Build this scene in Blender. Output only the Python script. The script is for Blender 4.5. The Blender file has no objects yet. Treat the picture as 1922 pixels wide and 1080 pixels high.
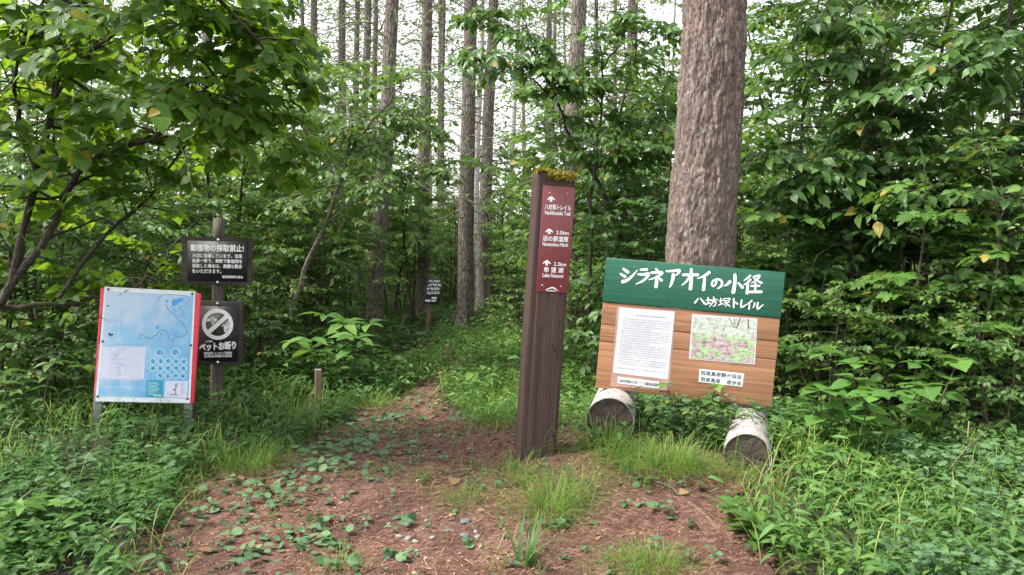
import bpy, math
import numpy as np
from mathutils import Vector, Matrix, Euler

R_ = math.radians
scene = bpy.context.scene
COL = scene.collection
rng = np.random.default_rng(7)

# ------------------------------------------------------------------ camera, sky, sun, exposure
F = 1388.0                      # focal length in pixels of the 1922 px wide photograph
PITCH = math.atan(70 / F)
CAMH = 1.4
cam_d = bpy.data.cameras.new('camera')
cam = bpy.data.objects.new('camera', cam_d)
COL.objects.link(cam)
cam.location = (0, 0, CAMH)
cam.rotation_euler = (math.pi / 2 - PITCH, 0, 0)
cam_d.sensor_width = 36
cam_d.lens = 36 * F / 1922
cam_d.clip_end = 2000
cam_d.clip_start = 0.05
scene.camera = cam

SUN_EL, SUN_AZ = 58.0, -100.0   # azimuth from +Y, towards -X: high on the left
world = bpy.data.worlds.new('World')
scene.world = world
world.use_nodes = True
wn, wl = world.node_tree.nodes, world.node_tree.links
bg = wn['Background']
sky = wn.new('ShaderNodeTexSky')
sky.sky_type = 'NISHITA'
sky.sun_disc = False
sky.sun_elevation = R_(SUN_EL)
sky.sun_rotation = R_(SUN_AZ)
sky.air_density = 1.0
sky.dust_density = 2.0
sky.ozone_density = 1.0
hs = wn.new('ShaderNodeHueSaturation')
hs.inputs['Saturation'].default_value = 0.22
wl.new(sky.outputs[0], hs.inputs['Color'])
wl.new(hs.outputs[0], bg.inputs['Color'])
bg.inputs['Strength'].default_value = 0.15

sun_d = bpy.data.lights.new('sun', 'SUN')
sun_d.energy = 2.4
sun_d.angle = R_(10)
sun_d.color = (1.0, 0.95, 0.86)
sun = bpy.data.objects.new('sun', sun_d)
COL.objects.link(sun)
sd = Vector((math.sin(R_(SUN_AZ)) * math.cos(R_(SUN_EL)), math.cos(R_(SUN_AZ)) * math.cos(R_(SUN_EL)), math.sin(R_(SUN_EL))))
sun.rotation_euler = sd.to_track_quat('Z', 'Y').to_euler()

vs = scene.view_settings
vs.view_transform = 'Standard'
vs.look = 'None'
vs.exposure = 1.75
vs.gamma = 1
scene.cycles.max_bounces = 6
scene.cycles.diffuse_bounces = 4
scene.cycles.transmission_bounces = 4
scene.cycles.glossy_bounces = 2
scene.cycles.transparent_max_bounces = 4


# ------------------------------------------------------------------ geometry helpers
def pix(px, py, D):
    """the point of the photograph's pixel (px, py) at D metres ahead"""
    u, v = (px - 961) / F, (540 - py) / F
    y = math.cos(PITCH) + v * math.sin(PITCH)
    z = -math.sin(PITCH) + v * math.cos(PITCH)
    k = D / y
    return Vector((u * k, D, CAMH + z * k))


def vnoise2(x, y, seed=0):
    x = np.asarray(x, float); y = np.asarray(y, float)
    xi = np.floor(x).astype(np.int64); yi = np.floor(y).astype(np.int64)
    fx, fy = x - xi, y - yi
    fx = fx * fx * (3 - 2 * fx); fy = fy * fy * (3 - 2 * fy)

    def h(a, b):
        n = (a * 374761393 + b * 668265263 + seed * 974711) & 0xffffffff
        n = ((n ^ (n >> 13)) * 1274126177) & 0xffffffff
        return ((n ^ (n >> 16)) & 0xffff) / 65535.0
    return (h(xi, yi) * (1 - fx) + h(xi + 1, yi) * fx) * (1 - fy) + (h(xi, yi + 1) * (1 - fx) + h(xi + 1, yi + 1) * fx) * fy


def fbm2(x, y, seed=0, octv=4):
    s, a, t = 0, 1, 0
    for k in range(octv):
        s = s + a * vnoise2(np.asarray(x) * 2 ** k, np.asarray(y) * 2 ** k, seed + k); t += a; a *= .5
    return s / t


def hgt(x, y):
    x = np.asarray(x, float); y = np.asarray(y, float)
    m = 0.20 * np.exp(-((x - 0.85) / 1.5) ** 2 - ((y - 4.6) / 1.1) ** 2)
    t = np.clip((-1.7 - x) / 1.2, 0, 1)
    bank = 0.07 * t * t * (3 - 2 * t) * np.clip(y / 4, 0, 1)
    return m + bank + 0.05 * (vnoise2(x * .9, y * .9, 3) - .5) + 0.25 * (vnoise2(x * .07, y * .07, 5) - .5) * np.clip((y - 9) / 20, 0, 1)


def gz(x, y):
    return float(hgt(x, y))


def onground(px, py):
    """ground point seen at a pixel"""
    D = 4.0
    for _ in range(60):
        p = pix(px, py, D)
        z = gz(p.x, p.y)
        D2 = D * (CAMH - z) / max(CAMH - p.z, 1e-3)
        D = D + .5 * (min(D2, 60) - D)
    p = pix(px, py, D)
    return Vector((p.x, p.y, gz(p.x, p.y)))


class MB:
    """collects vertices and faces and links them as ONE mesh object"""
    def __init__(s):
        s.v, s.f, s.a, s.n = [], {3: [], 4: []}, [], 0

    def add(s, V, F3=None, F4=None, A=None):
        V = np.asarray(V, float).reshape(-1, 3)
        if F3 is not None and len(F3):
            s.f[3].append(np.asarray(F3, np.int64).reshape(-1, 3) + s.n)
        if F4 is not None and len(F4):
            s.f[4].append(np.asarray(F4, np.int64).reshape(-1, 4) + s.n)
        s.v.append(V)
        s.a.append(np.zeros((len(V), 3)) if A is None else np.asarray(A, float).reshape(-1, 3))
        s.n += len(V)
        return s

    def box(s, x0, x1, y0, y1, z0, z1):
        V = [(x, y, z) for x in (x0, x1) for y in (y0, y1) for z in (z0, z1)]
        return s.add(V, F4=[(0, 1, 3, 2), (4, 6, 7, 5), (0, 4, 5, 1), (2, 3, 7, 6), (0, 2, 6, 4), (1, 5, 7, 3)])

    def tube(s, P, r, n=6, cap=True):
        P = np.asarray(P, float); r = np.broadcast_to(np.asarray(r, float), (len(P),))
        T = np.gradient(P, axis=0)
        T /= np.linalg.norm(T, axis=1, keepdims=True) + 1e-9
        ref = np.array([0.31, 0.95, 0.05]) if abs(T[:, 2]).mean() > .6 else np.array([0.05, 0.1, 1.0])
        U = np.cross(T, ref); U /= np.linalg.norm(U, axis=1, keepdims=True) + 1e-9
        W = np.cross(T, U)
        a = np.linspace(0, 2 * np.pi, n, endpoint=False)
        V = P[:, None] + r[:, None, None] * (np.cos(a)[None, :, None] * U[:, None] + np.sin(a)[None, :, None] * W[:, None])
        m = len(P)
        i, j = np.meshgrid(np.arange(m - 1), np.arange(n), indexing='ij')
        q = np.stack([i * n + j, i * n + (j + 1) % n, (i + 1) * n + (j + 1) % n, (i + 1) * n + j], -1).reshape(-1, 4)
        V = V.reshape(-1, 3)
        f3 = []
        if cap:
            V = np.vstack([V, P[0], P[-1]])
            f3 = [(m * n, (k + 1) % n, k) for k in range(n)] + [(m * n + 1, (m - 1) * n + k, (m - 1) * n + (k + 1) % n) for k in range(n)]
        return s.add(V, F3=f3, F4=q)

    def batch(s, tpl, P, X, N, L, Wd=1.0, Zs=1.0, rnd=None):
        """one copy of a leaf template per row: base P, direction X, normal N, length L, width factor Wd"""
        T, A, f3, f4 = tpl
        P, X, N = (np.asarray(q, float).reshape(-1, 3) for q in (P, X, N))
        k = len(P)
        if not k:
            return s
        L = np.broadcast_to(np.asarray(L, float), (k,)); Wd = np.broadcast_to(np.asarray(Wd, float), (k,)); Zs = np.broadcast_to(np.asarray(Zs, float), (k,))
        X = X / (np.linalg.norm(X, axis=1, keepdims=True) + 1e-9)
        Z = N - (N * X).sum(1, keepdims=True) * X
        Z = Z / (np.linalg.norm(Z, axis=1, keepdims=True) + 1e-9)
        Y = np.cross(Z, X)
        V = P[:, None] + L[:, None, None] * (T[None, :, 0:1] * X[:, None] + T[None, :, 1:2] * Y[:, None] * Wd[:, None, None] + T[None, :, 2:3] * Z[:, None] * Zs[:, None, None])
        nt = len(T)
        off = (np.arange(k) * nt)[:, None, None]
        rnd = rng.random(k) if rnd is None else rnd
        AA = np.empty((k, nt, 3)); AA[..., :2] = A[None]; AA[..., 2] = rnd[:, None]
        return s.add(V.reshape(-1, 3), (f3[None] + off).reshape(-1, 3) if len(f3) else None, (f4[None] + off).reshape(-1, 4) if len(f4) else None, AA.reshape(-1, 3))

    def build(s, name, mat, parent=None, smooth=False, attr=False):
        me = bpy.data.meshes.new(name)
        V = np.concatenate(s.v) if s.v else np.zeros((0, 3))
        f3 = np.concatenate(s.f[3]) if s.f[3] else np.zeros((0, 3), int)
        f4 = np.concatenate(s.f[4]) if s.f[4] else np.zeros((0, 4), int)
        me.vertices.add(len(V)); me.vertices.foreach_set('co', V.astype(np.float32).ravel())
        nl = f3.size + f4.size
        me.loops.add(nl); me.loops.foreach_set('vertex_index', np.concatenate([f3.ravel(), f4.ravel()]).astype(np.int32))
        me.polygons.add(len(f3) + len(f4))
        st = np.concatenate([np.arange(len(f3)) * 3, f3.size + np.arange(len(f4)) * 4]).astype(np.int32)
        me.polygons.foreach_set('loop_start', st)
        me.update(calc_edges=True)
        me.validate()
        if smooth:
            me.polygons.foreach_set('use_smooth', np.ones(len(me.polygons), bool))
        if attr:
            at = me.attributes.new('leaf', 'FLOAT_VECTOR', 'POINT')
            at.data.foreach_set('vector', np.concatenate(s.a).astype(np.float32).ravel())
        me.materials.append(mat)
        o = bpy.data.objects.new(name, me)
        COL.objects.link(o)
        if parent is not None:
            o.parent = parent
        return o


def thing(name, label, cat, loc=(0, 0, 0), rot=(0, 0, 0), group=None):
    o = bpy.data.objects.new(name, None)
    COL.objects.link(o)
    o.empty_display_size = .1
    o.location = loc; o.rotation_euler = rot
    return tag(o, label, cat, group)


def tag(o, label, cat, group=None):
    o['label'] = label; o['category'] = cat
    if group:
        o['group'] = group
    return o


def kind(o, k, label=None):
    o['kind'] = k
    if label:
        o['label'] = label
    return o


def dup(root, label, loc, rot, scale=1.0, group=None):
    r = root.copy(); COL.objects.link(r)
    r.location = loc; r.rotation_euler = rot; r.scale = (scale,) * 3
    r['label'] = label
    if group:
        r['group'] = group
    for ch in list(root.children):
        c = ch.copy(); COL.objects.link(c); c.parent = r
        for g in ch.children:
            d = g.copy(); COL.objects.link(d); d.parent = c
    return r


# ------------------------------------------------------------------ materials
class NT:
    def __init__(s, name):
        s.m = bpy.data.materials.new(name); s.m.use_nodes = True
        s.t = s.m.node_tree; s.n, s.l = s.t.nodes, s.t.links
        s.p = s.n['Principled BSDF']; s.out = s.n['Material Output']
        s.p.inputs['Roughness'].default_value = .8

    def node(s, kind_, **kw):
        n = s.n.new(kind_)
        for k, v in kw.items():
            if k in n.inputs:
                if hasattr(v, 'is_output') or isinstance(v, bpy.types.NodeSocket):
                    s.l.new(v, n.inputs[k])
                else:
                    n.inputs[k].default_value = v
            else:
                setattr(n, k, v)
        return n

    def coord(s, scale=(1, 1, 1), which='Object', rot=(0, 0, 0)):
        c = s.node('ShaderNodeTexCoord')
        m = s.node('ShaderNodeMapping', Scale=scale, Rotation=rot)
        s.l.new(c.outputs[which], m.inputs['Vector'])
        return m.outputs[0]

    def noise(s, vec, scale, detail=4, rough=.55, dist=0.0):
        return s.node('ShaderNodeTexNoise', Vector=vec, Scale=scale, Detail=detail, Roughness=rough, Distortion=dist).outputs[0]

    def ramp(s, fac, stops):
        r = s.node('ShaderNodeValToRGB')
        s.l.new(fac, r.inputs[0])
        e = r.color_ramp.elements
        while len(e) < len(stops):
            e.new(.5)
        for i, (p, c) in enumerate(stops):
            e[i].position = p
            e[i].color = (c if hasattr(c, '__len__') else (c, c, c)) + (1,) if hasattr(c, '__len__') else (c, c, c, 1)
        return r.outputs[0]

    def mix(s, fac, a, b, mode='MIX'):
        n = s.node('ShaderNodeMix', data_type='RGBA', blend_type=mode)
        for i, v in ((0, fac), (6, a), (7, b)):
            if isinstance(v, bpy.types.NodeSocket):
                s.l.new(v, n.inputs[i])
            else:
                n.inputs[i].default_value = v if i == 0 else tuple(v) + (1,)
        return n.outputs[2]

    def math(s, op, a, b=0.0):
        n = s.node('ShaderNodeMath', operation=op)
        for i, v in ((0, a), (1, b)):
            if isinstance(v, bpy.types.NodeSocket):
                s.l.new(v, n.inputs[i])
            else:
                n.inputs[i].default_value = v
        return n.outputs[0]

    def bump(s, h, strength=.5, dist=.01):
        b = s.node('ShaderNodeBump', Strength=strength, Distance=dist)
        s.l.new(h, b.inputs['Height'])
        s.l.new(b.outputs[0], s.p.inputs['Normal'])

    def color(s, c):
        if isinstance(c, bpy.types.NodeSocket):
            s.l.new(c, s.p.inputs['Base Color'])
        else:
            s.p.inputs['Base Color'].default_value = tuple(c) + (1,)


def plain(name, c, rough=.6, var=.12, scale=30):
    t = NT(name)
    n = t.noise(t.coord(), scale, 5)
    lo = tuple(max(0, q * (1 - var * 1.6)) for q in c); hi = tuple(min(1, q * (1 + var)) for q in c)
    t.color(t.ramp(n, [(.3, lo), (.7, hi)]))
    t.p.inputs['Roughness'].default_value = rough
    t.bump(n, .15, .004)
    return t.m


def leafmat(name, stops, trans=(.16, .30, .03), tfac=.35, rough=.42, vein=.5, clump=3.0, spec=.28, yel=.8, dim=.84):
    stops = [(p_, tuple(q * dim for q in c_)) for p_, c_ in stops]
    """stops: colours along the per-leaf random value"""
    t = NT(name)
    at = t.node('ShaderNodeAttribute', attribute_name='leaf')
    sp = t.node('ShaderNodeSeparateXYZ'); t.l.new(at.outputs['Vector'], sp.inputs[0])
    geo = t.node('ShaderNodeNewGeometry')
    cl = t.noise(geo.outputs['Position'], clump, 2)
    oi = t.node('ShaderNodeObjectInfo')
    f = t.math('ADD', t.math('MULTIPLY', sp.outputs[2], .62), t.math('MULTIPLY', t.math('SUBTRACT', cl, .3), .7))
    f = t.math('ADD', f, t.math('MULTIPLY', t.math('SUBTRACT', oi.outputs['Random'], .5), .22))
    c = t.ramp(f, stops)
    # midrib and side veins, a little paler
    av = t.math('ABSOLUTE', sp.outputs[1])
    rib = t.math('LESS_THAN', av, .05)
    w = t.math('SINE', t.math('MULTIPLY', t.math('SUBTRACT', sp.outputs[0], t.math('MULTIPLY', av, .35)), 44.0))
    side = t.math('MULTIPLY', t.math('GREATER_THAN', w, .86), .35)
    vf = t.math('MULTIPLY', t.math('MAXIMUM', rib, side), vein)
    c2 = t.mix(vf, c, (.16, .26, .09))
    # blotches and small brown nibbles
    sc = t.noise(geo.outputs['Position'], 60, 2)
    c3 = t.mix(t.math('MULTIPLY', t.math('GREATER_THAN', sc, .70), .5), c2, (.10, .10, .03))
    old = t.math('MULTIPLY', t.math('GREATER_THAN', sp.outputs[2], .984), yel)
    c3 = t.mix(old, c3, (.34, .24, .04)); c2 = t.mix(old, c2, (.34, .24, .04))
    t.color(c3)
    t.p.inputs['Roughness'].default_value = rough
    t.p.inputs['Specular IOR Level'].default_value = spec
    b = t.node('ShaderNodeBump', Strength=.25, Distance=.004)
    t.l.new(w, b.inputs['Height']); t.l.new(b.outputs[0], t.p.inputs['Normal'])
    tr = t.node('ShaderNodeBsdfTranslucent')
    tc = t.mix(.5, c2, tuple(q * dim for q in trans))
    t.l.new(tc, tr.inputs[0])
    mx = t.node('ShaderNodeMixShader'); mx.inputs[0].default_value = tfac
    t.l.new(t.p.outputs[0], mx.inputs[1]); t.l.new(tr.outputs[0], mx.inputs[2])
    t.l.new(mx.outputs[0], t.out.inputs['Surface'])
    return t.m


def woodmat(name, stops, scale=(40, 40, 2.2), rough=.75, bump=.35, cracks=None):
    t = NT(name)
    v = t.coord(scale)
    n = t.noise(v, 1.0, 6, .6, .6)
    c = t.ramp(n, stops)
    big = t.noise(t.coord((3, 3, 1.2)), 1.0, 3)
    c = t.mix(t.math('MULTIPLY', big, .45), c, tuple(q * .55 for q in stops[0][1]))
    h = n
    if cracks:
        k = t.noise(t.coord(cracks), 1.0, 3, .5, .3)
        d = t.math('ABSOLUTE', t.math('SUBTRACT', k, .5))
        cr = t.math('LESS_THAN', d, .006)
        c = t.mix(t.math('MULTIPLY', cr, .8), c, tuple(q * .2 for q in stops[0][1]))
        h = t.math('SUBTRACT', n, t.math('MULTIPLY', cr, .8))
    oi = t.node('ShaderNodeObjectInfo')
    c = t.mix(t.math('MULTIPLY', oi.outputs['Random'], .28), c, tuple(q * .5 for q in stops[1][1]))
    st = t.noise(t.coord((5, 5, 9)), 1.0, 5, .7)
    c = t.mix(t.ramp(st, [(.56, 0.0), (.74, .5)]), c, tuple(q * .45 for q in stops[0][1]))
    t.color(c)
    t.p.inputs['Roughness'].default_value = rough
    t.bump(h, bump, .006)
    return t.m


def barkmat(name, dark, mid, light, s=1.0, bump=.8, tint=None):
    t = NT(name)
    v = t.coord((16 * s, 16 * s, 3.2 * s))
    n = t.noise(v, 1.0, 6, .65, .8)
    vo = t.node('ShaderNodeTexVoronoi', Vector=v, Scale=1.6, feature='DISTANCE_TO_EDGE')
    vo.inputs['Randomness'].default_value = 1
    e = t.ramp(vo.outputs['Distance'], [(0, 0.0), (.16, 1.0)])
    h = t.math('ADD', t.math('MULTIPLY', e, .6), t.math('MULTIPLY', n, .7))
    c = t.ramp(t.math('MULTIPLY', h, .85), [(.15, dark), (.5, mid), (.85, light)])
    pn = t.noise(t.coord((2.5, 2.5, 1.6)), 1.0, 5)
    if tint:
        c = t.mix(t.ramp(pn, [(.5, 0.0), (.68, .55)]), c, tint)
    gm = t.noise(t.coord((9, 9, 5)), 1.0, 5)
    c = t.mix(t.ramp(gm, [(.55, 0.0), (.72, .4)]), c, (.17, .19, .14))
    t.color(c)
    t.p.inputs['Roughness'].default_value = .95
    t.p.inputs['Specular IOR Level'].default_value = .2
    t.bump(h, bump, .02)
    return t.m


M = {}
M['heart'] = leafmat('leaf_heart', [(.05, (.030, .072, .012)), (.45, (.062, .150, .016)), (.8, (.115, .24, .022)), (.97, (.20, .28, .03))], trans=(.42, .66, .035), tfac=.46)
M['ovate'] = leafmat('leaf_ovate', [(.05, (.034, .084, .022)), (.5, (.070, .165, .034)), (.9, (.145, .27, .045))], trans=(.26, .50, .05), tfac=.27, rough=.36, spec=.40)
M['shrub'] = leafmat('leaf_shrub', [(.05, (.044, .102, .026)), (.5, (.092, .19, .038)), (.9, (.175, .295, .052))], trans=(.32, .54, .06), tfac=.36, rough=.38, spec=.36)
M['maple'] = leafmat('leaf_maple', [(.05, (.042, .105, .024)), (.5, (.085, .19, .032)), (.9, (.15, .28, .042))], trans=(.28, .50, .05), tfac=.34)
M['broad'] = leafmat('leaf_broad', [(.05, (.06, .15, .034)), (.5, (.10, .23, .046)), (.9, (.18, .34, .065))], trans=(.28, .50, .06), tfac=.33, vein=.6, yel=.1)
M['herb'] = leafmat('leaf_herb', [(.05, (.032, .088, .026)), (.45, (.062, .155, .036)), (.8, (.11, .22, .042)), (1.0, (.24, .27, .06))], trans=(.24, .42, .06), tfac=.3, vein=.35, rough=.42, clump=1.6)
M['herb_bright'] = leafmat('leaf_herb_bright', [(.05, (.050, .125, .038)), (.4, (.095, .21, .048)), (.72, (.17, .30, .06)), (1.0, (.34, .35, .09))], trans=(.28, .46, .07), tfac=.3, vein=.35, rough=.42, clump=1.6)
M['creeper'] = leafmat('leaf_creeper', [(.05, (.045, .105, .050)), (.5, (.085, .175, .080)), (.85, (.15, .25, .11)), (1.0, (.30, .32, .10))], trans=(.2, .34, .1), tfac=.22, rough=.5)
M['grass'] = leafmat('grass_blade', [(.05, (.05, .12, .02)), (.45, (.115, .23, .035)), (.72, (.21, .33, .05)), (.8, (.36, .33, .12)), (1.0, (.44, .34, .21))], trans=(.32, .48, .06), tfac=.35, vein=0, rough=.5, clump=6, yel=0.0, dim=.9)
M['needle'] = leafmat('larch_needles', [(.05, (.06, .10, .03)), (.5, (.13, .19, .05)), (.95, (.24, .28, .08))], trans=(.34, .42, .10), tfac=.45, vein=0, rough=.6, yel=0.0, dim=1.0)
M['far'] = leafmat('leaf_far', [(.05, (.05, .11, .030)), (.5, (.11, .21, .05)), (.95, (.21, .31, .08))], trans=(.32, .48, .09), tfac=.45, vein=0, rough=.5, clump=.6, dim=.95)
M['litter'] = leafmat('dead_leaf', [(.05, (.11, .055, .03)), (.5, (.26, .14, .075)), (.9, (.42, .27, .16))], trans=(.3, .15, .06), tfac=.12, vein=.1, rough=.8, yel=0.0, dim=.75)
M['needle_litter'] = leafmat('needle_litter', [(.0, (.10, .040, .026)), (.28, (.23, .105, .070)), (.55, (.38, .215, .145)), (.85, (.60, .45, .32))], trans=(.3, .15, .06), tfac=.05, vein=0, rough=.85, yel=0.0, dim=.95)
M['moss'] = leafmat('moss', [(.05, (.16, .13, .015)), (.5, (.36, .29, .035)), (.9, (.55, .46, .08))], trans=(.4, .35, .05), tfac=.25, vein=0, rough=.9, yel=0.0, dim=.9)
def bigbark():
    t = NT('bark_flaky_larch')
    v = t.coord((44, 44, 12))
    w = t.node('ShaderNodeTexNoise', Vector=v, Scale=1.3, Detail=5, Roughness=.7)
    mixv = t.node('ShaderNodeVectorMath', operation='MULTIPLY_ADD')
    t.l.new(w.outputs['Color'], mixv.inputs[0]); mixv.inputs[1].default_value = (1.7, 1.7, 1.7); t.l.new(v, mixv.inputs[2])
    vo = t.node('ShaderNodeTexVoronoi', Vector=mixv.outputs[0], Scale=1.0)
    ve = t.node('ShaderNodeTexVoronoi', Vector=mixv.outputs[0], Scale=1.0, feature='DISTANCE_TO_EDGE')
    sc = t.node('ShaderNodeSeparateColor'); t.l.new(vo.outputs['Color'], sc.inputs[0])
    b = t.noise(t.coord((85, 85, 32)), 1.0, 5, .7, .6)
    lg = t.noise(t.coord((13, 13, 1.6)), 1.0, 5, .65, .8)
    e = t.ramp(ve.outputs['Distance'], [(.0, 0.0), (.10, 1.0)])
    h = t.math('ADD', t.math('ADD', t.math('MULTIPLY', sc.outputs[0], .20), t.math('MULTIPLY', b, .55)), t.math('MULTIPLY', lg, .35))
    c = t.ramp(h, [(.32, (.115, .083, .069)), (.47, (.205, .155, .132)), (.62, (.275, .217, .190)), (.82, (.37, .31, .28))])
    c = t.mix(t.math('MULTIPLY', t.math('SUBTRACT', 1.0, e), .30), c, (.09, .064, .054))
    fz = t.math('ABSOLUTE', t.math('SUBTRACT', t.noise(t.coord((17, 17, 1.5)), 1.0, 4, .6, .5), .5))
    fz = t.ramp(fz, [(.0, 0.0), (.045, 1.0)])
    c = t.mix(t.math('MULTIPLY', t.math('SUBTRACT', 1.0, fz), .62), c, (.075, .052, .044))
    pn = t.noise(t.coord((7, 7, 3)), 1.0, 5, .65)
    c = t.mix(t.math('MULTIPLY', t.ramp(pn, [(.48, 0.0), (.64, .42)]), sc.outputs[1]), c, (.34, .20, .16))
    gm = t.noise(t.coord((4, 4, 3)), 1.0, 6, .7)
    c = t.mix(t.ramp(gm, [(.55, 0.0), (.7, .4)]), c, (.20, .21, .19))
    t.color(c); t.p.inputs['Roughness'].default_value = .95; t.p.inputs['Specular IOR Level'].default_value = .2
    t.bump(t.math('MULTIPLY', t.math('MULTIPLY', h, e), fz), .75, .025)
    return t.m


M['bark_big'] = bigbark()
M['bark'] = barkmat('bark_larch', (.045, .034, .029), (.13, .103, .09), (.25, .215, .19), s=1.3, bump=.9, tint=(.17, .10, .08))
M['bark_dark'] = barkmat('bark_dark', (.012, .009, .008), (.045, .034, .028), (.10, .08, .066), s=3, bump=.5)
M['twig'] = plain('twig_bark', (.085, .06, .045), .85, .5, 25)
M['twig_grey'] = plain('twig_grey', (.16, .135, .115), .9, .4, 25)


def birchmat(name, base=(.62, .58, .55)):
    t = NT(name)
    n = t.noise(t.coord((3, 3, 42)), 1.0, 5, .7, 1.0)
    n2 = t.noise(t.coord((14, 14, 14)), 1.0, 5)
    c = t.ramp(n, [(.34, (.06, .045, .04)), (.42, tuple(q * .62 for q in base)), (.56, base)])
    c = t.mix(t.ramp(n2, [(.48, 0.0), (.7, .6)]), c, (.30, .22, .20))
    t.color(c)
    t.p.inputs['Roughness'].default_value = .8
    t.bump(n, .4, .01)
    return t.m


M['birch'] = birchmat('bark_birch')


def birchlog():
    t = NT('bark_birch_log')
    n = t.noise(t.coord((22, 34, 22)), 1.0, 7, .78, 2.6)
    n2 = t.noise(t.coord((9, 9, 9)), 1.0, 6, .7)
    c = t.ramp(n, [(.38, (.07, .048, .042)), (.48, (.31, .275, .26)), (.60, (.56, .53, .515))])
    c = t.mix(t.ramp(n2, [(.5, 0.0), (.66, .7)]), c, (.24, .17, .15))
    t.color(c); t.bump(n, .6, .01)
    return t.m


M['birch_log'] = birchlog()


def logend():
    t = NT('log_end')
    c = t.node('ShaderNodeTexCoord')
    wv = t.node('ShaderNodeTexWave', wave_type='RINGS', rings_direction='Y', Scale=17, Distortion=5, Detail=4)
    t.l.new(c.outputs['Object'], wv.inputs['Vector'])
    n = t.noise(t.coord((14, 14, 14)), 1.0, 5)
    col = t.ramp(t.math('ADD', t.math('MULTIPLY', wv.outputs['Fac'], .13), t.math('MULTIPLY', n, .7)), [(.22, (.018, .012, .009)), (.42, (.050, .034, .026)), (.65, (.115, .078, .060))])
    t.color(col); t.bump(n, .6, .02)
    return t.m


M['log_end'] = logend()
M['post'] = woodmat('post_stained', [(.25, (.020, .010, .0075)), (.5, (.060, .029, .0215)), (.8, (.13, .072, .055))], (70, 70, 1.6), .7, .5, cracks=(16, 16, .5))
M['plate'] = plain('plate_maroon', (.17, .032, .034), .35, .08, 40)
M['plate_edge'] = plain('plate_edge_brown', (.07, .035, .03), .6)
M['white'] = plain('paint_white', (.82, .82, .82), .5, .05, 60)
M['black_panel'] = plain('panel_black', (.014, .0125, .013), .62, .25, 30)
M['old_wood'] = woodmat('board_dark_wood', [(.25, (.016, .013, .012)), (.5, (.048, .040, .036)), (.8, (.11, .095, .085))], (2.2, 60, 60), .85, .5)
M['pole'] = woodmat('pole_grey', [(.25, (.045, .036, .028)), (.5, (.12, .10, .082)), (.8, (.22, .19, .16))], (50, 50, 2.5), .85, .5)
M['grey_leg'] = woodmat('leg_weathered', [(.25, (.13, .12, .115)), (.5, (.29, .28, .275)), (.8, (.46, .45, .44))], (40, 40, 3), .8, .4)
M['plank'] = woodmat('plank_cedar', [(.28, (.17, .080, .042)), (.5, (.42, .195, .092)), (.75, (.58, .32, .17))], (1.6, 40, 42), .6, .3)
M['green'] = woodmat('panel_green', [(.25, (.008, .088, .050)), (.5, (.012, .118, .068)), (.8, (.022, .160, .095))], (1.8, 45, 45), .5, .3)
M['green_top'] = plain('panel_green_top', (.05, .22, .14), .5)
M['steel'] = plain('bolt_steel', (.45, .45, .44), .35)
M['steel'].node_tree.nodes['Principled BSDF'].inputs['Metallic'].default_value = .7
M['stake'] = woodmat('stake_wood', [(.25, (.10, .06, .04)), (.5, (.21, .13, .085)), (.8, (.34, .23, .15))], (50, 50, 3), .85, .4)
M['red'] = plain('frame_red', (.75, .04, .07), .45, .08)
M['pink'] = plain('frame_faded_pink', (.66, .23, .30), .5, .25, 12)
M['ink'] = plain('ink_black', (.02, .02, .02), .6)


# ------------------------------------------------------------------ ground and path
def axis(lo, a, b, hi, step, k=26):
    t = np.linspace(0, 1, k)
    return np.unique(np.round(np.concatenate([a - (a - lo) * t ** 2.2, np.arange(a, b, step), b + (hi - b) * t ** 2.2]), 4))


def ground_mat():
    t = NT('forest_floor')
    v = t.coord((1, 1, 1))
    n = t.noise(v, 1.3, 6, .6)
    f = t.noise(v, 45, 6, .75)
    c = t.ramp(f, [(.3, (.012, .009, .006)), (.5, (.036, .025, .017)), (.7, (.085, .056, .036))])
    c = t.mix(t.ramp(n, [(.45, 0.0), (.7, .6)]), c, (.035, .06, .018))
    t.color(c); t.p.inputs['Roughness'].default_value = 1
    t.bump(f, .8, .03)
    return t.m


def path_mat():
    t = NT('needle_path')
    v = t.coord((1, 1, 1))
    f = t.noise(v, 95, 5, .8, .6)
    g = t.noise(t.coord((110, 32, 60), rot=(0, 0, .6)), 1.0, 3, .7, 2.0)
    g2 = t.noise(t.coord((30, 95, 60), rot=(0, 0, .3)), 1.0, 3, .7, 2.0)
    cl = t.noise(v, 17, 5, .72, .8)
    h = t.math('ADD', t.math('ADD', t.math('MULTIPLY', f, .28), t.math('MULTIPLY', g, .22)), t.math('ADD', t.math('MULTIPLY', g2, .20), t.math('MULTIPLY', cl, .30)))
    c = t.ramp(h, [(.40, (.014, .006, .005)), (.46, (.056, .022, .015)), (.505, (.125, .053, .036)), (.55, (.225, .115, .079)), (.61, (.42, .27, .19))])
    n = t.noise(v, 1.9, 6, .65)
    c = t.mix(t.ramp(n, [(.46, 0.0), (.64, .5)]), c, (.21, .13, .098))
    n3 = t.noise(v, 1.1, 5, .65, .4)
    c = t.mix(t.ramp(n3, [(.48, 0.0), (.62, .72)]), c, (.050, .022, .015))
    t.color(c); t.p.inputs['Roughness'].default_value = .95
    t.bump(h, 1.0, .03)
    return t.m


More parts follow.
